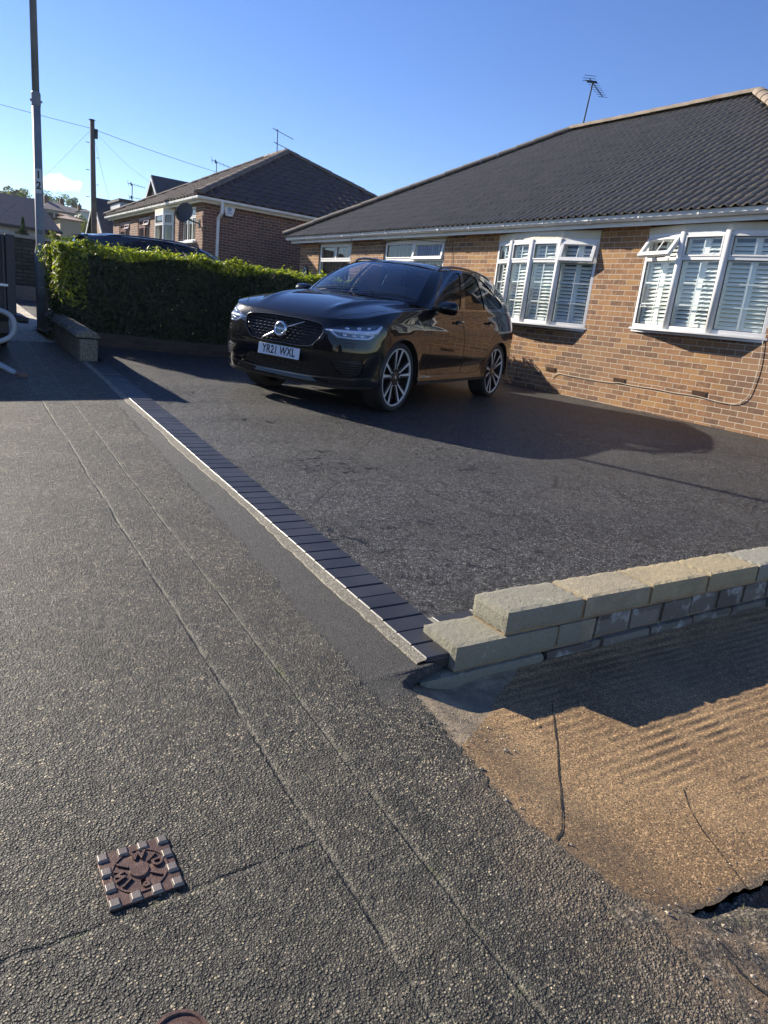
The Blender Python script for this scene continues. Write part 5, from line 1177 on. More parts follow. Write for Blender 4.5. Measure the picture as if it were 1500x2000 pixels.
# greenhouse: knots of base and top
SK={2:S_A}
def _sb(x):
    s=s_of_x(x); return ring(s,ztop(s))
GB=[(-.39,-.3,1.165),(-.37,0,1.167),(-.42,.42,1.155),(-.58,.765,1.125)]
GB+=[_sb(x) for x in (-.74,-1.22,-1.75,-2.25,-2.75,-3.15,-3.45)]
GB+=[(-3.70,.60,1.205),(-3.76,.34,1.20),(-3.78,0,1.20),(-3.77,-.3,1.20)]
GT=[(-1.21,-.28,1.585),(-1.20,0,1.59),(-1.23,.33,1.583),(-1.32,.58,1.558),
(-1.44,.605,1.565),(-1.72,.625,1.60),(-2.0,.635,1.612),(-2.32,.63,1.61),(-2.68,.61,1.595),(-3.02,.58,1.57),(-3.22,.55,1.545),
(-3.38,.46,1.535),(-3.44,.24,1.55),(-3.46,0,1.555),(-3.46,-.2,1.555)]
def cr(P,k):
    k=max(0,min(len(P)-3.000001,k)); i=int(k); t=k-i
    p0,p1,p2,p3=P[i],P[i+1],P[i+2],P[min(i+3,len(P)-1)]
    return tuple(.5*((2*b)+(-a+c)*t+(2*a-5*b+4*c-d)*t*t+(-a+3*b-3*c+d)*t**3) for a,b,c,d in zip(p0,p1,p2,p3))
KMAX=len(GB)-3   # 12
def gh(k,t):
    sg=1
    if k<0:k=-k;sg=-1
    b=cr(GB,k);q=cr(GT,k)
    kk=min(KMAX,k+.02); b2=cr(GB,kk);q2=cr(GT,kk);b1=cr(GB,kk-.04);q1=cr(GT,kk-.04)
    m=[lerp(b2[i],q2[i],t)-lerp(b1[i],q1[i],t) for i in range(3)]
    up=[q[i]-b[i] for i in range(3)]
    n=(m[1]*up[2]-m[2]*up[1], m[2]*up[0]-m[0]*up[2], m[0]*up[1]-m[1]*up[0])
    L=math.sqrt(sum(c*c for c in n)) or 1
    e=tab([(0,.05),(1,.05),(2,.045),(3,.03),(9,.03),(10,.03),(12,.03)],k)*4*t*(1-t)
    sgn=1 if (n[0]*(lerp(b[0],q[0],t)+2.2)+n[1]*lerp(b[1],q[1],t))>0 else -1
    p=[lerp(b[i],q[i],t)+sgn*n[i]/L*e for i in range(3)]
    return (p[0],sg*p[1],p[2])
def roofz(x,y,ye,zt):
    c=stab([(-3.6,1.55),(-3.3,1.585),(-2.9,1.62),(-2.4,1.645),(-1.9,1.648),(-1.55,1.63),(-1.25,1.595)],x)
    return zt+(max(c,zt)-zt)*(1-min(1,abs(y)/ye)**2.2)
# ---------------------------------------------------------------- car
def paint(name,col,rough=.22):
    m=NT(name); p=m.obj(); n=m.noise(p,900,2)
    m.set(Base_Color=col,Metallic=0.,Roughness=.35,Specular_IOR_Level=.04,Coat_Weight=1.0,Coat_Roughness=.010,Coat_IOR=1.5)
    m.bump(m.noise(p,1.6,2,.5),.0006,.6); return m.m
M_paint=paint('black_metallic_paint',(.002,.0027,.005)); M_paint2=paint('dark_blue_metallic_paint',(.032,.042,.065))
M_gloss=simple('gloss_black_trim',(.006,.006,.007),.12,0,.05,coat=1); M_matt=simple('matt_black_trim',(.014,.014,.015),.6)
M_well=simple('wheel_well',(.008,.008,.008),.95); M_tyre=simple('tyre_rubber',(.020,.020,.021),.75,0,.15,.002,120)
M_rimd=simple('dark_rim',(.006,.006,.007),.55,.0); M_rimb=simple('machined_alloy',(.55,.54,.52),.45,.0,.05); M_chrome=simple('satin_chrome',(.70,.70,.71),.16,1.,.04)
M_chip=simple('dark_chrome',(.13,.13,.14),.25,1.,.1)
M_cglass=glass('windscreen_glass',(.74,.80,.80),1.7,.13); M_cside=glass('side_glass',(.76,.80,.79),1.7,.02); M_priv=glass('privacy_glass',(.05,.055,.06),1.7,.02)
M_seat=simple('charcoal_upholstery',(.035,.034,.036),.8); M_dash=simple('dashboard',(.03,.03,.032),.7)
M_plate=simple('number_plate_white',(.62,.66,.74),.35,0,.02)
M_lens=glass('lamp_lens',(.9,.93,.97),1.7,.04); M_lampin=simple('lamp_reflector',(.10,.11,.13),.2,.6,.5); M_drl=simple('daytime_light_bar',(.62,.70,.88),.2,.0,.05)
M_red=simple('red_lamp',(.25,.012,.01),.2,0,.1,coat=1); M_amber=simple('amber',(.5,.2,.02),.3)
def surfnorm(fn,a,b,ea=.012,eb=.008,out=None):
    p=Vector(fn(a,b)); u=Vector(fn(a+ea,b))-Vector(fn(a-ea,b)); v=Vector(fn(a,b+eb))-Vector(fn(a,b-eb)); n=u.cross(v)
    if n.length<1e-12: n=Vector((0,0,1))
    n.normalize()
    if out is not None and n.dot(out(p))<0: n=-n
    return n
def densify(P,d,closed=True):
    out=[];n=len(P)
    for i in range(n if closed else n-1):
        a,b=P[i],P[(i+1)%n]; k=max(1,int(math.hypot((b[0]-a[0])/d[0],(b[1]-a[1])/d[1])))
        for t in range(k): out.append((a[0]+(b[0]-a[0])*t/k,a[1]+(b[1]-a[1])*t/k))
    if not closed: out.append(P[-1])
    return out
def strip(P,w,asp=(1,1)):
    L=[];Rr=[]
    for i,(x,y) in enumerate(P):
        a=P[max(0,i-1)];b=P[min(len(P)-1,i+1)];dx,dy=b[0]-a[0],b[1]-a[1];l=math.hypot(dx,dy) or 1
        L.append((x-dy/l*w/2*asp[0],y+dx/l*w/2*asp[1]));Rr.append((x+dy/l*w/2*asp[0],y-dx/l*w/2*asp[1]))
    return L+Rr[::-1]
def panel_set(fn,outer,regions,pts,out,step):
    """constrained triangulation of a parametric skin split in named regions; returns {name:(V,F,N)} for the half y>=0"""
    loops=[densify(outer,step)]+[densify(r[1],step) for r in regions]
    vs,fs=cdt(loops,[p for p in pts if inpoly(p,outer)],eps=1e-4)
    res={}
    P3=[Vector(fn(v[0],v[1])) for v in vs]; N3=[surfnorm(fn,v[0],v[1],out=out) for v in vs]
    for f in fs:
        c=(sum(vs[i][0] for i in f)/3,sum(vs[i][1] for i in f)/3)
        if not inpoly(c,outer): continue
        nm='body'
        for n_,poly in regions:
            if inpoly(c,poly): nm=n_; break
        res.setdefault(nm,[]).append(f)
    o={}
    for nm,ff in res.items():
        idx={};V=[];N=[];F=[]
        for f in ff:
            g=[]
            for i in f:
                if i not in idx: idx[i]=len(V);V.append(P3[i]);N.append(N3[i])
                g.append(idx[i])
            fnv=(V[g[1]]-V[g[0]]).cross(V[g[2]]-V[g[0]])
            if fnv.dot(N[g[0]]+N[g[1]]+N[g[2]])<0: g=g[::-1]
            F.append(tuple(g))
        o[nm]=(V,F,N)
    return o
def put(name,data,mat,parent,sides=(1,-1),off=0,join=True):
    VV=[];FF=[];NN=[]; objs=[]
    for s in sides:
        V,F,N=data; n=len(VV) if join else 0
        v=[(p+q*off) for p,q in zip(V,N)]
        v=[Vector((p.x,p.y*s,p.z)) for p in v]; q=[Vector((p.x,p.y*s,p.z)) for p in N]; f=[tuple(i+n for i in (t if s>0 else t[::-1])) for t in F]
        if join: VV+=v;FF+=f;NN+=q
        else: objs.append(mesh(name,v,f,mat,parent,smooth=True,normals=q))
    if join: return mesh(name,VV,FF,mat,parent,smooth=True,normals=NN)
    return objs
def make_car(label,loc_m):
    T=thing('parked_car',label,'car',(0,0,0)); T['localspace']=1
    SX=s_of_x(0); SR=s_of_x(-2.865)
    def zb(s):
        return tab([(0,.235),(.6,.24),(1.1,.265),(SX,.27),(SR,.28),(SMAX-.8,.30),(SMAX,.30)],s)
    ssteps=list(np.arange(0,SMAX,.05))+[SMAX]
    def arc(c,r,z0,n=26):
        P=[]
        a0=math.asin(max(-1,(z0-.37)/r))
        for i in range(n+1):
            t=PI-a0-(PI-2*a0)*i/n; P.append((c+math.cos(t)*r,.37+math.sin(t)*r))
        return P
    bot=[]
    s=0
    RA=.402
    bl=[(s,zb(s)) for s in np.arange(0,SX-RA-.02,.06)]
    bl+=arc(SX,RA,.27); bl+=[(s,zb(s)) for s in np.arange(SX+RA+.04,SR-RA-.05,.08)]; bl+=arc(SR,RA,.28); bl+=[(s,zb(s)) for s in np.arange(SR+RA+.04,SMAX,.06)]+[(SMAX,zb(SMAX))]
    outer=bl+[(s,ztop(s)) for s in ssteps[::-1]]
    gr=[(-.01,.868),(.16,.868),(.30,.862),(.43,.850),(.478,.835),(.492,.80),(.490,.755),(.470,.715),(.40,.640),(.36,.617),(.25,.607),(-.01,.602)]
    hl=[(.500,.802),(.58,.825),(.68,.858),(.85,.880),(1.02,.897),(1.19,.905),(1.20,.888),(1.14,.83),(1.07,.775),(1.0,.748),(.80,.738),(.64,.738),(.585,.762),(.545,.785)]
    li=[(-.01,.458),(.30,.462),(.415,.474),(.47,.43),(.545,.352),(.30,.333),(-.01,.328)]
    si=[(.600,.515),(.75,.532),(.925,.542),(.955,.50),(.945,.43),(.925,.388),(.80,.375),(.735,.39),(.675,.435)]
    dF=[(2.205,ztop(2.205)+.01),(2.215,.95),(2.245,.75),(2.275,.55),(2.295,.395),(2.315,.375),(3.26,.375),(3.285,.40),(3.27,.52),(3.19,.74),(3.145,.93),(3.14,ztop(3.14)+.01)]
    dR=[(3.146,ztop(3.146)+.01),(3.152,.93),(3.197,.74),(3.277,.52),(3.292,.40),(3.32,.375),(3.80,.375),(3.93,.42),(3.985,.56),(4.04,.72),(4.14,.82),(4.27,.88),(4.36,.95),(4.375,ztop(4.375)+.01)]
    tl=[(4.80,1.20),(4.96,1.21),(5.02,1.10),(5.10,.93),(5.30,.84),(5.42,.815),(5.42,.775),(5.2,.785),(4.98,.83),(4.90,.90),(4.86,1.0)]
    gapw=.0085
    def gl_(P): return strip(densify(P,(.05,.05),False),gapw)
    gaps=[('gap',gl_(dF[0:7]+dF[7:])),('gap',gl_(dR)),('gap',gl_([(2.27,.93),(2.05,.93),(2.05,.84),(2.245,.84)])),('gap',gl_([(.50,.80),(.46,.80)])),('gap',gl_([(1.20,.89),(1.30,.80),(1.32,.72)])),('gap',gl_([(.735,.695),(.83,.70),(.83,.665),(.735,.66),(.735,.695)])),('gap',gl_([(4.96,.70),(SMAX-.05,.70)]))]
    sill=[(SX+RA+.02,.262),(SR-RA+.03,.262),(SR-RA+.02,.315),(SX+RA+.02,.305)]
    skid=strip(densify([(-.01,.318),(.3,.322),(.56,.340),(.80,.352),(1.05,.372)],(.05,.05),False),.016)
    low=[(-.01,.225),(.55,.228),(1.1,.245),(1.14,.285),(.6,.272),(-.01,.262)]
    rlow=[(SR+RA+.03,.27),(SMAX+.01,.27),(SMAX+.01,.42),(SR+RA+.3,.42),(SR+RA+.03,.36)]
    regs=gaps+[('grille',gr),('headlight',hl),('lower_intake',li),('side_intake',si),('tail',tl),('chrome_lip',skid),('matt',low),('matt',sill),('matt',rlow),('doorF',dF),('doorR',dR)]
    pts=[(s+random.uniform(-.004,.004),z) for s in np.arange(.02,SMAX,.045) for z in np.arange(.25,1.22,.036) if z<ztop(s)-.012]
    pts+=[(s,ztop(s)-d) for s in np.arange(.02,SMAX,.045) for d in (.012,.03,.05,.075)]
    out=lambda p: Vector((p.x+1.5 if p.x>-1.0 or p.x<-2.6 else 0,p.y*3,0)) if not(-2.9<p.x<0) else Vector((0,1,0))
    def outn(p):
        if -3.0<p.x<.2: return Vector((0,1,.2))
        return Vector((1 if p.x>0 else -1,p.y*1.2,.2))
    D=panel_set(ring,outer,regs,pts,outn,(.05,.05))
    def merged(name,A,B,ma,mb_,offb):
        VV=[];FF=[];NN=[];MI=[]
        for s in (1,-1):
            for (V,F,N),o_,mi in ((A,0,0),(B,offb,1)):
                n=len(VV); v=[p+q*o_ for p,q in zip(V,N)]; VV+=[Vector((p.x,p.y*s,p.z)) for p in v]; NN+=[Vector((p.x,p.y*s,p.z)) for p in N]; FF+=[tuple(i+n for i in (t if s>0 else t[::-1])) for t in F]; MI+=[mi]*len(F)
        return mesh(name,VV,FF,None,T,smooth=True,normals=NN,mats=[ma,mb_],midx=MI)
    body=merged('body',D['body'],D['gap'],M_paint,M_black,-.004)
    hoodout=[(ring(s,ztop(s))[0],ring(s,ztop(s))[1]) for s in np.arange(0,S_A-.02,.05)]+[(ring(S_A,ztop(S_A))[0],ring(S_A,ztop(S_A))[1])]
    cowl=[gh(k,0) for k in np.linspace(2,0,14)]
    hp=hoodout+[(c_[0],c_[1]) for c_ in cowl]
    zfun={}
    def hoodf(x,y):
        z=hood(x,y)
        # meet the belt beside the A pillar
        t=sm((-.28-x)/.4)*sm((abs(y)-.6)/.25); return (x,y,lerp(z,1.10,t))
    hpts=[(x,y) for x in np.arange(-.72,.86,.045) for y in np.arange(.0,.93,.04)]
    hg=strip(densify([(hoodout[i][0]-.0,hoodout[i][1]-.035) for i in range(22,len(hoodout)-4)],(.05,.05),False),.008) if 0 else None
    HD=panel_set(hoodf,hp,[('hgap',strip([(.70,.60),(.50,.745),(.2,.80),(-.2,.815),(-.55,.80),(-.66,.775)],.008))],hpts,lambda p:Vector((0,0,1)),(.05,.05))
    merged('bonnet',HD['body'],HD['hgap'],M_paint,M_black,-.004)
    # greenhouse
    K=12; go=[(k,0) for k in np.linspace(0,K,90)]+[(k,1) for k in np.linspace(K,0,90)]
    ws=[(-.01,.03),(1.55,.03),(1.80,.05),(1.86,.10),(1.80,.95),(1.74,.975),(-.01,.975)]
    fg=[(2.62,.05),(3.05,.36),(3.45,.74),(3.75,.88),(4.10,.92),(4.36,.92),(4.50,.06),(4.4,.045)]
    rg=[(4.76,.05),(4.62,.92),(5.6,.92),(5.92,.89),(6.12,.08),(6.05,.05)]
    qg=[(6.34,.08),(6.18,.88),(6.5,.85),(6.95,.67),(7.45,.40),(7.72,.22),(7.66,.12),(7.3,.08)]
    dlo=[(2.25,.0),(2.80,.36),(3.25,.80),(3.6,.955),(4.2,.985),(5.7,.985),(6.4,.94),(7.1,.72),(7.75,.38),(8.02,.18),(7.9,.02),(5,.0)]
    bg_=[(10.25,.08),(12.01,.05),(12.01,.93),(10.4,.90)]
    gpts=[(k,t) for k in np.arange(.06,K,.16) for t in np.arange(.07,.96,.09)]
    def outg(p): return Vector((p.x+2.2,p.y*2.2,.3))
    GD=panel_set(gh,go,[('ws',ws),('fg',fg),('rg',rg),('qg',qg),('back',bg_),('trim',dlo)],gpts,outg,(.10,.06))
    put('pillars',GD['body'],M_paint,T)
    put('windscreen',GD['ws'],M_cglass,T,off=-.006); put('rear_window',GD['back'],M_priv,T,off=-.005); put('window_trim',GD['trim'],M_gloss,T)
    put('quarter_window',GD['qg'],M_priv,T,join=False,off=-.010)
    # doors
    for s,(dn,gn,gm) in [(s,q) for s in (1,-1) for q in (('doorF','fg',M_cside),('doorR','rg',M_priv))]:
        d=put('door',D[dn],M_paint,T,sides=(s,))
        put('door_window',GD[gn],gm,d,sides=(s,),off=-.010)
        sh,zh=(3.0,.985) if dn=='doorF' else (4.05,1.01)
        c_=Vector(ring(sh,zh)); n_=surfnorm(ring,sh,zh,out=outn); c_.y*=s;n_.y*=s; ax=(Vector(ring(sh-.1,zh))-Vector(ring(sh+.1,zh))).normalized(); ax.y*=s; up=n_.cross(ax)
        if up.z<0: up=-up
        MB().tube([c_-ax*.10+n_*.012,c_-ax*.085+n_*.038,c_+ax*.085+n_*.038,c_+ax*.10+n_*.012],[.011,.014,.014,.011],8).lathe([(0,.004),(.035,.004),(.04,.0)],14,c_-ax*.01-up*.004,n_).build('handle',M_paint,d,smooth=True)
    put('lower_trim',D['matt'],M_matt,T); put('chrome_lip',D['chrome_lip'],M_chip,T,off=.004)
    # roof
    rt=[(gh(k,1)[0],gh(k,1)[1]) for k in np.linspace(0,12,70)]
    ymax=lambda x: max(.05,np.interp(-x,[-p[0] for p in rt[8:60]],[p[1] for p in rt[8:60]]))
    edge=[(gh(k,1)) for k in np.linspace(0,12,90)]
    def rf(x,y):
        # height from nearest edge point blended with crown
        best=min(edge,key=lambda e:(e[0]-x)**2+(e[1]-abs(y))**2); dd=math.sqrt((best[0]-x)**2+(best[1]-abs(y))**2)
        c=stab([(-3.6,1.545),(-3.3,1.585),(-2.9,1.62),(-2.4,1.642),(-1.9,1.645),(-1.55,1.628),(-1.25,1.596)],x)
        t=sm(dd/.42); return (x,y,best[2]+(max(c,best[2])-best[2])*(t if dd<.42 else 1))
    rpts=[(x,y) for x in np.arange(-3.42,-1.25,.07) for y in np.arange(0,.62,.06)]
    RD=panel_set(rf,rt,[('sunroof',[(-1.45,-.01),(-1.47,.36),(-1.52,.44),(-2.75,.44),(-2.8,-.01)])],rpts,lambda p:Vector((0,0,1)),(.06,.06))
    put('roof',RD['body'],M_paint,T); put('glass_roof',RD['sunroof'],M_gloss,T,off=.002)
    for s in (1,-1):
        P=[(-1.33,.585,1.570),(-1.40,.598,1.602),(-1.62,.612,1.632),(-2.0,.618,1.645),(-2.5,.607,1.636),(-2.85,.582,1.612),(-3.02,.566,1.585),(-3.08,.56,1.56)]
        MB().tube([(a,b*s,c_-.012) for a,b,c_ in catmull([P[0]]+P+[P[-1]],5)],.015,8).build('roof_rail',M_gloss,T,smooth=True)
    # rear spoiler
    MB().add([(-3.40,-.50,1.545),(-3.40,.50,1.545),(-3.66,.44,1.50),(-3.66,-.44,1.50),(-3.42,-.5,1.50),(-3.42,.5,1.50)],[(0,1,2,3),(3,2,5,4),(0,3,4),(1,5,2),(0,4,5,1)]).build('spoiler',M_paint,T)
    # grille
    g=put('grille',D['grille'],M_matt,T,off=-.022); 
    fr=[(a,b) for a,b in gr[1:-1]]; full=[(-a,b) for a,b in fr[::-1]]+fr; full=densify(full,(.03,.03))
    def onR(s,z,o=0):
        p=Vector(ring(abs(s),z)); n=surfnorm(ring,abs(s),z,out=outn); p=p+n*o
        if s<0: p.y=-p.y; 
        return p
    V=[onR(s,z,.004) for s,z in full]; MB().tube(V+[V[0]],.0055,6,caps=False).build('grille_surround',M_chip,g,smooth=True)
    br=MB()
    for j in range(8):
        z=.632+j*.030
        xs=[p[0] for p in fr]; 
        hw=max(0,np.interp(z,[.602,.617,.64,.715,.755,.80,.835,.86],[.25,.36,.40,.47,.49,.492,.478,.38]))-.012
        off=0
        n_=int(2*hw/.056)
        for i in range(n_):
            s0=-hw+2*hw*i/n_+.004; s1=-hw+2*hw*(i+1)/n_-.004
            br.tube([onR(s0,z,-.014),onR((s0+s1)/2,z,-.006),onR(s1,z,-.014)],.0042,4)
    br.build('grille_bars',M_chip,g)
    bt=MB()
    for j in range(8):
        z=.618+j*.030; bt.tube([onR(s,z,-.02) for s in np.linspace(-.46,.46,20) if abs(s)<np.interp(z,[.602,.617,.64,.715,.755,.80,.835,.86],[.25,.36,.40,.47,.49,.492,.478,.38])-.005],.006,4)
    bt.build('grille_slats',M_gloss,g)
    # badge: ring with arrowless disc and diagonal bar
    c0=onR(0,.738,.02); nb=surfnorm(ring,0.001,.738,out=outn); nb.y=0; nb.normalize(); yv=Vector((0,1,0)); upb=nb.cross(yv); 
    if upb.z<0: upb=-upb
    bd=MB().lathe([(.050,.0),(.052,.012),(.062,.018),(.074,.010),(.077,-.006)],40,c0,nb).build('badge_ring',M_chrome,g,smooth=True)
    MB().lathe([(0,.008),(.05,.006)],32,c0,nb).build('badge_disc',M_gloss,bd)
    text_obj('VOLVO',.024,M_chrome,'badge_letters',bd,frameM(c0+nb*.0095,yv,upb),.0012,1.1,.0004)
    dbm=MB()
    for s0,z0,s1,z1,w0,w1 in ((-.052,.708,-.235,.622,.020,.006),(.058,.762,.262,.838,.008,.003)):
        P=[onR(lerp(s0,s1,t),lerp(z0,z1,t),.008) for t in np.linspace(0,1,8)]; dbm.tube(P,[lerp(w0,w1,t) for t in np.linspace(0,1,8)],6)
    dbm.build('diagonal_bar',M_chrome,g,smooth=True)
    # lower intake with bars
    q=put('lower_intake',D['lower_intake'],M_matt,T,off=-.03)
    b2_=MB()
    for j,z in enumerate((.362,.384,.406,.428,.450)): 
        hw=np.interp(z,[.33,.352,.43,.474],[.50,.53,.46,.40]); b2_.tube([onR(s,z,-.02) for s in np.linspace(-hw,hw,24)],.0045,5)
    b2_.build('intake_bars',M_gloss,q)
    for s in (1,-1):
        q=put('side_intake',D['side_intake'],M_matt,T,sides=(s,),off=-.02); b3=MB()
        for z in (.40,.425,.45,.475,.50):
            a=np.interp(z,[.375,.435,.515],[.76,.675,.60])+.02; b_=.94
            b3.tube([onR(s*t,z,-.004) for t in np.linspace(a,b_,8)],.0045,5)
        b3.build('intake_bars',M_chip if s<0 else M_gloss,q)
    # headlights
    for s in (1,-1):
        inn=put('headlight',D['headlight'],M_lampin,T,sides=(s,),off=-.03)
        put('lens',D['headlight'],M_lens,inn,sides=(s,),off=.001)
        bar_=MB()
        P=[onR(s*a,b_,-.006) for a,b_ in ((.50,.800),(.62,.802),(.80,.805),(1.02,.812),(1.10,.828),(1.17,.885))]; bar_.tube(P,[.009,.014,.020,.025,.025,.012],6)
        P=[onR(s*a,b_,-.006) for a,b_ in ((1.06,.815),(1.04,.780),(.99,.757),(.82,.747),(.66,.747))]; bar_.tube(P,[.012,.012,.009,.007,.006],6)
        P=[onR(s*a,b_,-.006) for a,b_ in ((.57,.80),(.61,.772),(.66,.747))]; bar_.tube(P,[.01,.008,.006],6)
        bar_.build('light_bar',M_drl,inn,smooth=True)
        pj=MB()
        for a,b_ in ((.74,.84),(.88,.852),(1.02,.86),(.72,.772),(.82,.773),(.92,.775)): pj.lathe([(.0,.012),(.016,.008),(.022,.0),(.026,-.01)],14,onR(s*a,b_,-.02),Vector((surfnorm(ring,a,b_,out=outn).x,s*surfnorm(ring,a,b_,out=outn).y,0)))
        pj.build('projector',M_chrome,inn,smooth=True)
        ta=put('tail_light',D['tail'],M_red,T,sides=(s,),off=.002)
    # number plate
    pp=onR(0,.523,.012); nv=Vector((1,0,.10)).normalized(); pu=nv.cross(Vector((0,1,0))); pu=-pu if pu.z<0 else pu
    pl=MB().obox(pp,(0,1,0),pu,nv,.26,.0555,.004).build('number_plate',M_plate,T,bevel=.003)
    text_obj('YR21 WXL',.112,M_black,'plate_characters',pl,frameM(pp+nv*.0046,(0,1,0),pu),.0005,.74,.0030,1.08)
    text_obj('-----',.012,M_black,'plate_small_print',pl,frameM(pp+nv*.0046-pu*.048+Vector((0,-.02,0)),(0,1,0),pu),.0003)
    # mirrors
    for s in (1,-1):
        c_=Vector((-.86,s*1.005,1.135)); mb=MB()
        prof=[(0,-.125),(.05,-.118),(.078,-.09),(.088,-.03),(.090,.04),(.082,.09),(.055,.115),(0,.12)]
        # ellipsoidal housing
        nn=18;V=[];m_=len(prof)
        for i in range(m_):
            for k in range(nn):
                t=2*PI*k/nn; r=prof[i][0]; V.append(c_+Vector((math.cos(t)*r*(1.0 if math.cos(t)>0 else .55),prof[i][1]*s,math.sin(t)*r*(.86 if math.sin(t)>0 else .8))))
        mb.add(V,[(i*nn+k,i*nn+(k+1)%nn,(i+1)*nn+(k+1)%nn,(i+1)*nn+k) for i in range(m_-1) for k in range(nn)])
        mo=mb.build('door_mirror',M_paint,T,smooth=True)
        MB().beam((-.86,s*.90,1.075),(-.82,s*.82,1.08),.09,.035,(0,0,1)).build('mirror_arm',M_gloss,mo,bevel=.01)
        MB().lathe([(0,.0),(.07,.0),(.072,-.006)],20,c_+Vector((-.052,0,0)),(-1,0,0)).build('mirror_glass',M_chrome,mo)
    # interior
    MB().box((-3.5,-.82,.42),(-.55,.82,.50)).box((-.9,-.78,.5),(-.60,.78,.98)).build('cabin_floor',M_dash,T)
    MB().prism([(-.52,-.74,1.03),(-.52,-.74,.80),(-1.10,-.74,.80),(-1.12,-.74,1.04),(-.95,-.74,1.10)],(0,1.48,0)).box((-2.2,-.12,.5),(-1.1,.12,.82)).build('dashboard',M_dash,T,bevel=.02)
    for (x,y) in ((-1.75,.37),(-1.75,-.37),(-2.65,.42),(-2.65,-.42),(-2.65,0)):
        w=.25 if x>-2 else .23; st_=MB().obox((x+.12,y,.66),(1,0,.12),(0,1,0),(-.12,0,1),.26,w,.09).obox((x-.17,y,.98),(-.28,0,1),(0,1,0),(1,0,.28),.34,w,.07)
        so_=st_.build('seat',M_seat,T,bevel=.04,bseg=3)
        if y: MB().obox((x-.30,y,1.40),(-.2,0,1),(0,1,0),(1,0,.2),.085,.125,.045).build('headrest',M_seat,so_,bevel=.03)
    sw_=MB(); a_=Vector((-1,0,.42)).normalized(); cc=Vector((-1.22,-.38,1.08)); e1=a_.orthogonal().normalized(); e2=a_.cross(e1); sw_.tube([cc+(e1*math.cos(t)+e2*math.sin(t))*.185 for t in np.linspace(0,2*PI,28)],.014,6,caps=False); sw_.tube([cc,cc-a_*.2],.04,8); sw_.tube([cc-e2*.18,cc+e2*.18],.018,6)
    sw_.build('steering_wheel',M_black,T,smooth=True)
    MB().obox((-1.36,0,1.50),(1,0,-.4),(0,1,0),(.4,0,1),.04,.12,.035).build('rear_view_mirror',M_black,T,bevel=.01)
    # underbody and wheel wells
    MB().box((-3.4,-.80,.28),(-3.32,.80,.45)).box((-2.44,-.86,.285),(-.45,.86,.43)).box((-3.75,-.60,.33),(-2.44,.60,.50)).box((-.45,-.60,.27),(.70,.60,.42)).build('underbody',M_well,T)
    for xc in (0,-2.865):
        for s in (1,-1):
            n=20;V=[];
            for yy in (s*.955,s*.62):
                for i in range(n+1):
                    t=-.15+(PI+.3)*i/n; r=.412 if abs(yy)<.9 else .404; V.append((xc+math.cos(t)*r,yy,.37+math.sin(t)*r))
            F=[(i,i+1,n+2+i,n+1+i) for i in range(n)]+[tuple(range(n+1,2*n+2))]
            mesh('wheel_well',[(a,b*(.985 if abs(b)>.9 else 1),c_) for a,b,c_ in V],F,M_well,T)
    # arch lips
    for xc in (0,-2.865):
        for s in (1,-1):
            sc=SX if xc==0 else SR
            P=[onR(s*(sc+math.cos(t)*.405),.37+math.sin(t)*.405,.0) for t in np.linspace(-.2,PI+.2,30)]; MB().tube(P,.010,6).build('arch_lip',M_paint,T,smooth=True)
    # wheels
    for xc in (0,-2.865):
        for s in (1,-1):
            w=bpy.data.objects.new('wheel',None); S.collection.objects.link(w); w.parent=T; w.empty_display_size=.1
            # wheel as a mesh part: tyre is the mesh, rim etc. are sub-parts
            bpy.data.objects.remove(w)
            c_=Vector((xc,s*.80,.369)); ax=Vector((0,s,0))
            prof=[(.300,-.11),(.32,-.125),(.350,-.125),(.364,-.108),(.369,-.06),(.369,.06),(.365,.105),(.352,.124),(.332,.130),(.314,.122),(.306,.112)]
            ty=MB().lathe(prof,64,c_,ax).build('wheel',M_tyre,T,smooth=True)
            rb_=MB()
            for i in range(64):
                t=2*PI*i/64
                for yy in (-.09,-.03,.03,.09): pass
            MB().lathe([(.298,-.11),(.290,-.08),(.290,.09),(.297,.112)],48,c_,ax).lathe([(0,.015),(.290,.015)],48,c_,ax).build('rim_barrel',M_rimd,ty,smooth=True)
            MB().lathe([(.292,.104),(.297,.120),(.305,.121),(.309,.112)],64,c_,ax).build('rim_lip',M_rimb,ty,smooth=True)
            MB().lathe([(.0,.045),(.17,.045),(.17,.03)],32,c_,ax).build('brake_disc',M_chip,ty)
            e1=Vector((1,0,0)); e2=Vector((0,0,1)); sp_=MB(); fc=MB()
            def Q(r,t,h): return c_+e1*math.cos(t)*r+e2*math.sin(t)*r+ax*h
            for k in range(5):
                t0=2*PI*k/5+PI/2+.12*xc
                for sg in (-1,1):
                    ta,tb=t0+sg*.30,t0+sg*.13
                    # leg from hub to rim, tapering
                    def leg(mb_,w0,w1,h0,h1,dp,r0_,r1_,a0,a1):
                        p=Q(r0_,a0,h0);q=Q(r1_,a1,h1); d=(q-p).normalized(); sd=d.cross(ax)
                        V=[p-sd*w0,p+sd*w0,q+sd*w1,q-sd*w1]; V+=[v-ax*dp for v in V]; mb_.add(V,[(0,1,2,3),(7,6,5,4),(0,4,5,1),(1,5,6,2),(2,6,7,3),(3,7,4,0)])
                    leg(sp_,.026,.024,.085,.112,.045,.045,.294,t0+sg*.22,t0+sg*.255)
                    leg(fc,.006,.0165,.0970,.1165,.003,.105,.292,t0+sg*.155,t0+sg*.225)
                    # inner hook of the machined face
                    p=Q(.100,t0+sg*.155,.0965);q=Q(.088,t0+sg*.40,.0955); fc.beam(p,q,.007,.004,ax)
            sp_.lathe([(0,.092),(.055,.092),(.07,.08),(.072,.04)],28,c_,ax)
            sp_.build('spokes',M_rimd,ty,bevel=.004); fc.build('spoke_faces',M_rimb,ty)
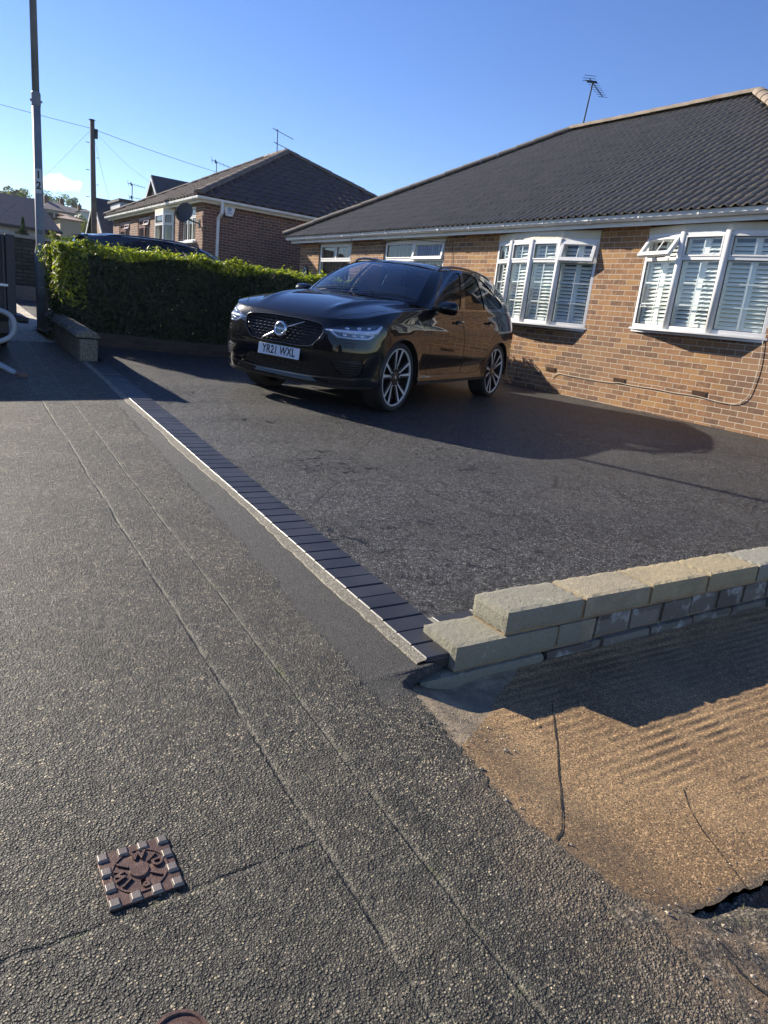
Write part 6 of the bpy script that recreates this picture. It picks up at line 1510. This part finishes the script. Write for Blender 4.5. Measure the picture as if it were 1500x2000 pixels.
            cap=MB().lathe([(0,.1),(.026,.099),(.030,.094)],24,c_,ax).build('hub_cap',M_gloss,ty)
            nt=MB()
            for k in range(5): t=2*PI*k/5+PI/2+.6; nt.lathe([(0,.1),(.009,.1),(.009,.085)],8,Q(.046,t,0),ax)
            nt.lathe([(.011,.101),(.014,.102),(.017,.101)],20,c_,ax)
            nt.build('wheel_nuts',M_chrome,ty)
            tr=MB()
            for j in range(72):
                t=2*PI*j/72
                for y0_,y1_ in ((-.105,-.06),(.06,.105)):
                    p=c_+e1*math.cos(t)*.3695+e2*math.sin(t)*.3695; q=ax
                    tr.beam(p+q*y0_,c_+e1*math.cos(t+.04)*.3695+e2*math.sin(t+.04)*.3695+q*y1_,.004,.004)
            tr.build('tread_grooves',M_black,ty)
    # wipers
    for y0_,y1_ in ((-.62,.02),(.12,.70)):
        P=[Vector(gh(2*abs(y)/.78 if abs(y)<.78 else 2,.055+.05*(y-y0_)/(y1_-y0_)))*1 for y in np.linspace(y0_,y1_,8)]
        for p,y in zip(P,np.linspace(y0_,y1_,8)): p.y=y; p.z+=.012; p.x+=.006
        MB().tube(P,.006,5).build('wiper',M_black,T)
    T.matrix_world=loc_m
    return T
exec_scope=None
def car_matrix(x,y,hd,zf):
    """stand the car on the ground: contact heights under both axles and both sides"""
    F=Vector((math.cos(hd),math.sin(hd),0)); Lf=Vector((-math.sin(hd),math.cos(hd),0)); P=Vector((x,y,0))
    z=lambda a,b:(lambda q:zf(q.x,q.y))(P+F*a+Lf*b)
    a,b,c_,d=z(0,.8),z(0,-.8),z(-2.865,.8),z(-2.865,-.8); z0=(a+b)/2; sl=((a+b)-(c_+d))/2/2.865; rl=((a+c_)-(b+d))/2/1.6
    F=Vector((F.x,F.y,sl)).normalized(); Lf=Vector((Lf.x,Lf.y,rl)); U=F.cross(Lf).normalized(); Lf=U.cross(F)
    return Matrix(((F.x,Lf.x,U.x,x),(F.y,Lf.y,U.y,y),(F.z,Lf.z,U.z,z0),(0,0,0,1)))
car=make_car('black sport utility car parked on the tarmac drive facing left, grille towards the pavement',car_matrix(3.897,7.108,R(207.33),DV))
# second car behind the hedge: the same body in blue
def copy_tree(o,parent=None,keep=None):
    c_=o.copy(); S.collection.objects.link(c_); c_.parent=parent
    for ch in list(o.children): copy_tree(ch,c_)
    return c_
car2=copy_tree(car); car2.name='parked_car'
car2['label']='dark blue sport utility car behind the hedge with only its roof and spoiler showing'
def repaint(o):
    for sl_ in o.material_slots:
        if sl_.material==M_paint: sl_.link='OBJECT'; sl_.material=M_paint2
    for ch in o.children: repaint(ch)
repaint(car2)
car2.matrix_world=car_matrix(6.35,15.2,R(-6),lambda x,y:-.80+.045*(y-11.5))
# ---------------------------------------------------------------- tipper truck at the left edge
TK=thing('tipper_truck','dark tipper truck cut off by the left edge, with hoses looped under its tailboard','truck',(0,9,-.95))
M_tk=simple('dark_truck_body',(.028,.030,.036),.5,.2,.2,.002,30); M_hose=simple('grey_hose',(.36,.38,.40),.5,0,.15)
zr=lambda y:PV(.3,y)
yb=8.97; xr=1.0; xl=-1.05; zt_=.42
MB().box((xl,yb,-.42),(xr-.09,yb+.05,zt_-.01)).box((xl,yb+.05,-.42),(xl+.05,12.6,zt_)).box((xr-.05,yb+.06,-.42),(xr,12.6,zt_)).box((xl+.05,yb+.05,-.45),(xr-.05,12.6,-.38)).build('tipper_body',M_tk,TK,bevel=.008)
mb=MB()
for k in range(14): mb.box((xr-.13-.145*k,yb-.03,-.40),(xr-.10-.145*k,yb,zt_-.03))
mb.box((xr-.09,yb-.02,-.46),(xr+.0,yb+.06,zt_)).build('tailboard_rib',M_tk,TK,bevel=.006)
MB().box((xl,12.75,-.5),(xr-.03,14.6,1.1)).box((xl+.05,14.6,-.5),(xr-.08,15.3,.25)).build('cab',M_tk,TK,bevel=.08)
MB().box((xl+.1,12.735,.42),(xr-.2,12.75,.95)).build('cab_window',M_gloss,TK)
MB().box((-.4,yb+.1,-.62),(.4,15.2,-.45)).box((xl+.05,yb-.0,-.62),(xr-.08,yb+.1,-.50)).build('chassis',M_tk,TK)
for xx in (xl+.13,xr-.13):
    for yy in (9.9,14.2):
        c_=Vector((xx,yy,zr(yy)+.34)); w=MB().lathe([(.2,-.11),(.32,-.11),(.34,-.08),(.34,.08),(.32,.11),(.2,.11)],32,c_,(1,0,0)).build('wheel',M_tyre,TK,smooth=True); MB().lathe([(0,.09),(.2,.10),(.2,-.1)],24,c_,(1 if xx>0 else -1,0,0)).build('rim',M_chip,w)
# chevrons and lamps on the tailboard
MB().box((.42,yb-.036,-.05),(.80,yb-.031,.30)).build('rear_marking',simple('red_marking',(.40,.05,.035),.5),TK)
MB().box((.44,yb-.041,-.04),(.84,yb-.037,.02)).build('rear_marking',simple('blue_marking',(.25,.42,.65),.5),TK)
MB().box((.44,yb-.041,.03),(.84,yb-.037,.11)).build('rear_marking',simple('lime_marking',(.45,.55,.05),.5),TK)
MB().box((.40,yb-.045,-.12),(.92,yb-.03,-.095)).build('white_strip',M_white,TK)
MB().box((.52,yb-.05,-.42),(.74,yb-.0,-.30)).build('tail_lamp',M_red,TK)
pq=MB().box((.16,yb-.10,-.605),(.68,yb-.09,-.50)).build('number_plate',simple('grimy_plate',(.30,.31,.30),.6,0,.4,nsc=12),TK)
mb=MB()
for k in range(6): mb.box((.22+.075*k,yb-.104,-.585),(.262+.075*k,yb-.1005,-.52))
mb.build('worn_characters',simple('worn_char',(.10,.10,.10),.7),pq)
def hose(label,P,r=.028,m=None):
    P=[P[0]]+P+[P[-1]]; tag(MB().tube(catmull(P,6),r,9).build('hose',m or M_hose,base=P[0],smooth=True),label,'hose','hoses hung behind the truck')
hose('grey hose looped in a wide bow under the truck tailboard',[(.1,8.86,-.36),(.5,8.84,-.35),(.80,8.82,-.37),(.92,8.80,-.42),(.955,8.80,-.52),(.92,8.80,-.63),(.80,8.80,-.70),(.60,8.80,-.74),(.35,8.82,-.76),(.05,8.84,-.77)])
hose('pale hose end hanging down from the truck to the pavement',[(.42,8.55,-.80),(.55,8.40,-.80),(.66,8.2,-.83),(.76,8.0,-.88),(.84,7.82,-.915),(.875,7.72,-.925)])
tag(MB().tube([(.862,7.76,-.92),(.90,7.64,-.928)],[.036,.04],10).build('hose_coupling',simple('brown_coupling',(.16,.09,.07),.6,.2),base=(.88,7.7,-.92)),'brown coupling on the end of the pale hose on the pavement','coupling')
# breaker / vice rack hanging under the tail
rk=thing('tow_rack','jumble of pale metal clamps and brackets under the tail of the truck','rack',(.4,8.7,-.9))
mb=MB(); 
for k in range(14):
    a=Vector((.20+random.uniform(-.15,.35),8.72+random.uniform(-.15,.1),-.80+random.uniform(-.10,.08))); mb.beam(a,a+Vector((random.uniform(-.2,.2),random.uniform(-.1,.1),random.uniform(-.1,.1))),.03,.025)
mb.build('clamp',simple('dull_alloy',(.28,.29,.31),.4,.6),rk)
MB().box((-.3,8.62,-.97),(.66,8.66,-.93)).tube([(.70,8.72,-.30),(.72,8.70,-.62),(.76,8.66,-.96)],.016,6).build('rail',M_black,rk)
MB().tube([(.93,8.86,-.44),(1.02,8.84,-.45),(1.10,8.83,-.46)],[.03,.04,.03],10).build('handle',M_matt,rk)

# houses and hedges across the street, behind the camera's left: they show in the paintwork and the panes
for i,(yc,lab) in enumerate(((-14,'pale gabled house across the street, behind the photographer'),(2,'brown gabled house across the street beside the photographer'),(17,'gabled house across the street, level with the hedge'))):
    gh_=gable_house(lab,22.,yc,4.2,1.6,4.9,slopeY(yc)-.5,9,(simple('render_cream',(.4,.36,.3),.9),M_brick,M_lbF)[i],M_tileF)
    gh_.rotation_euler=(0,0,PI); gh_.location=(-20,yc,slopeY(yc)-.5); gh_.name='gabled_house'; gh_['group']='houses across the street'

# thin morning haze
hz_=bpy.data.materials.new('haze'); hz_.use_nodes=True; t_=hz_.node_tree; t_.nodes.clear(); o_=t_.nodes.new('ShaderNodeOutputMaterial'); v_=t_.nodes.new('ShaderNodeVolumePrincipled'); v_.inputs['Color'].default_value=(.80,.88,1,1); v_.inputs['Density'].default_value=.00022; v_.inputs['Anisotropy'].default_value=.2; t_.links.new(v_.outputs[0],o_.inputs['Volume'])
hb=MB().box((-1600,-1300,-60),(1600,1600,60)).build('haze',hz_); tag(hb,'thin bluish haze over the far hillside','haze',kind='stuff')
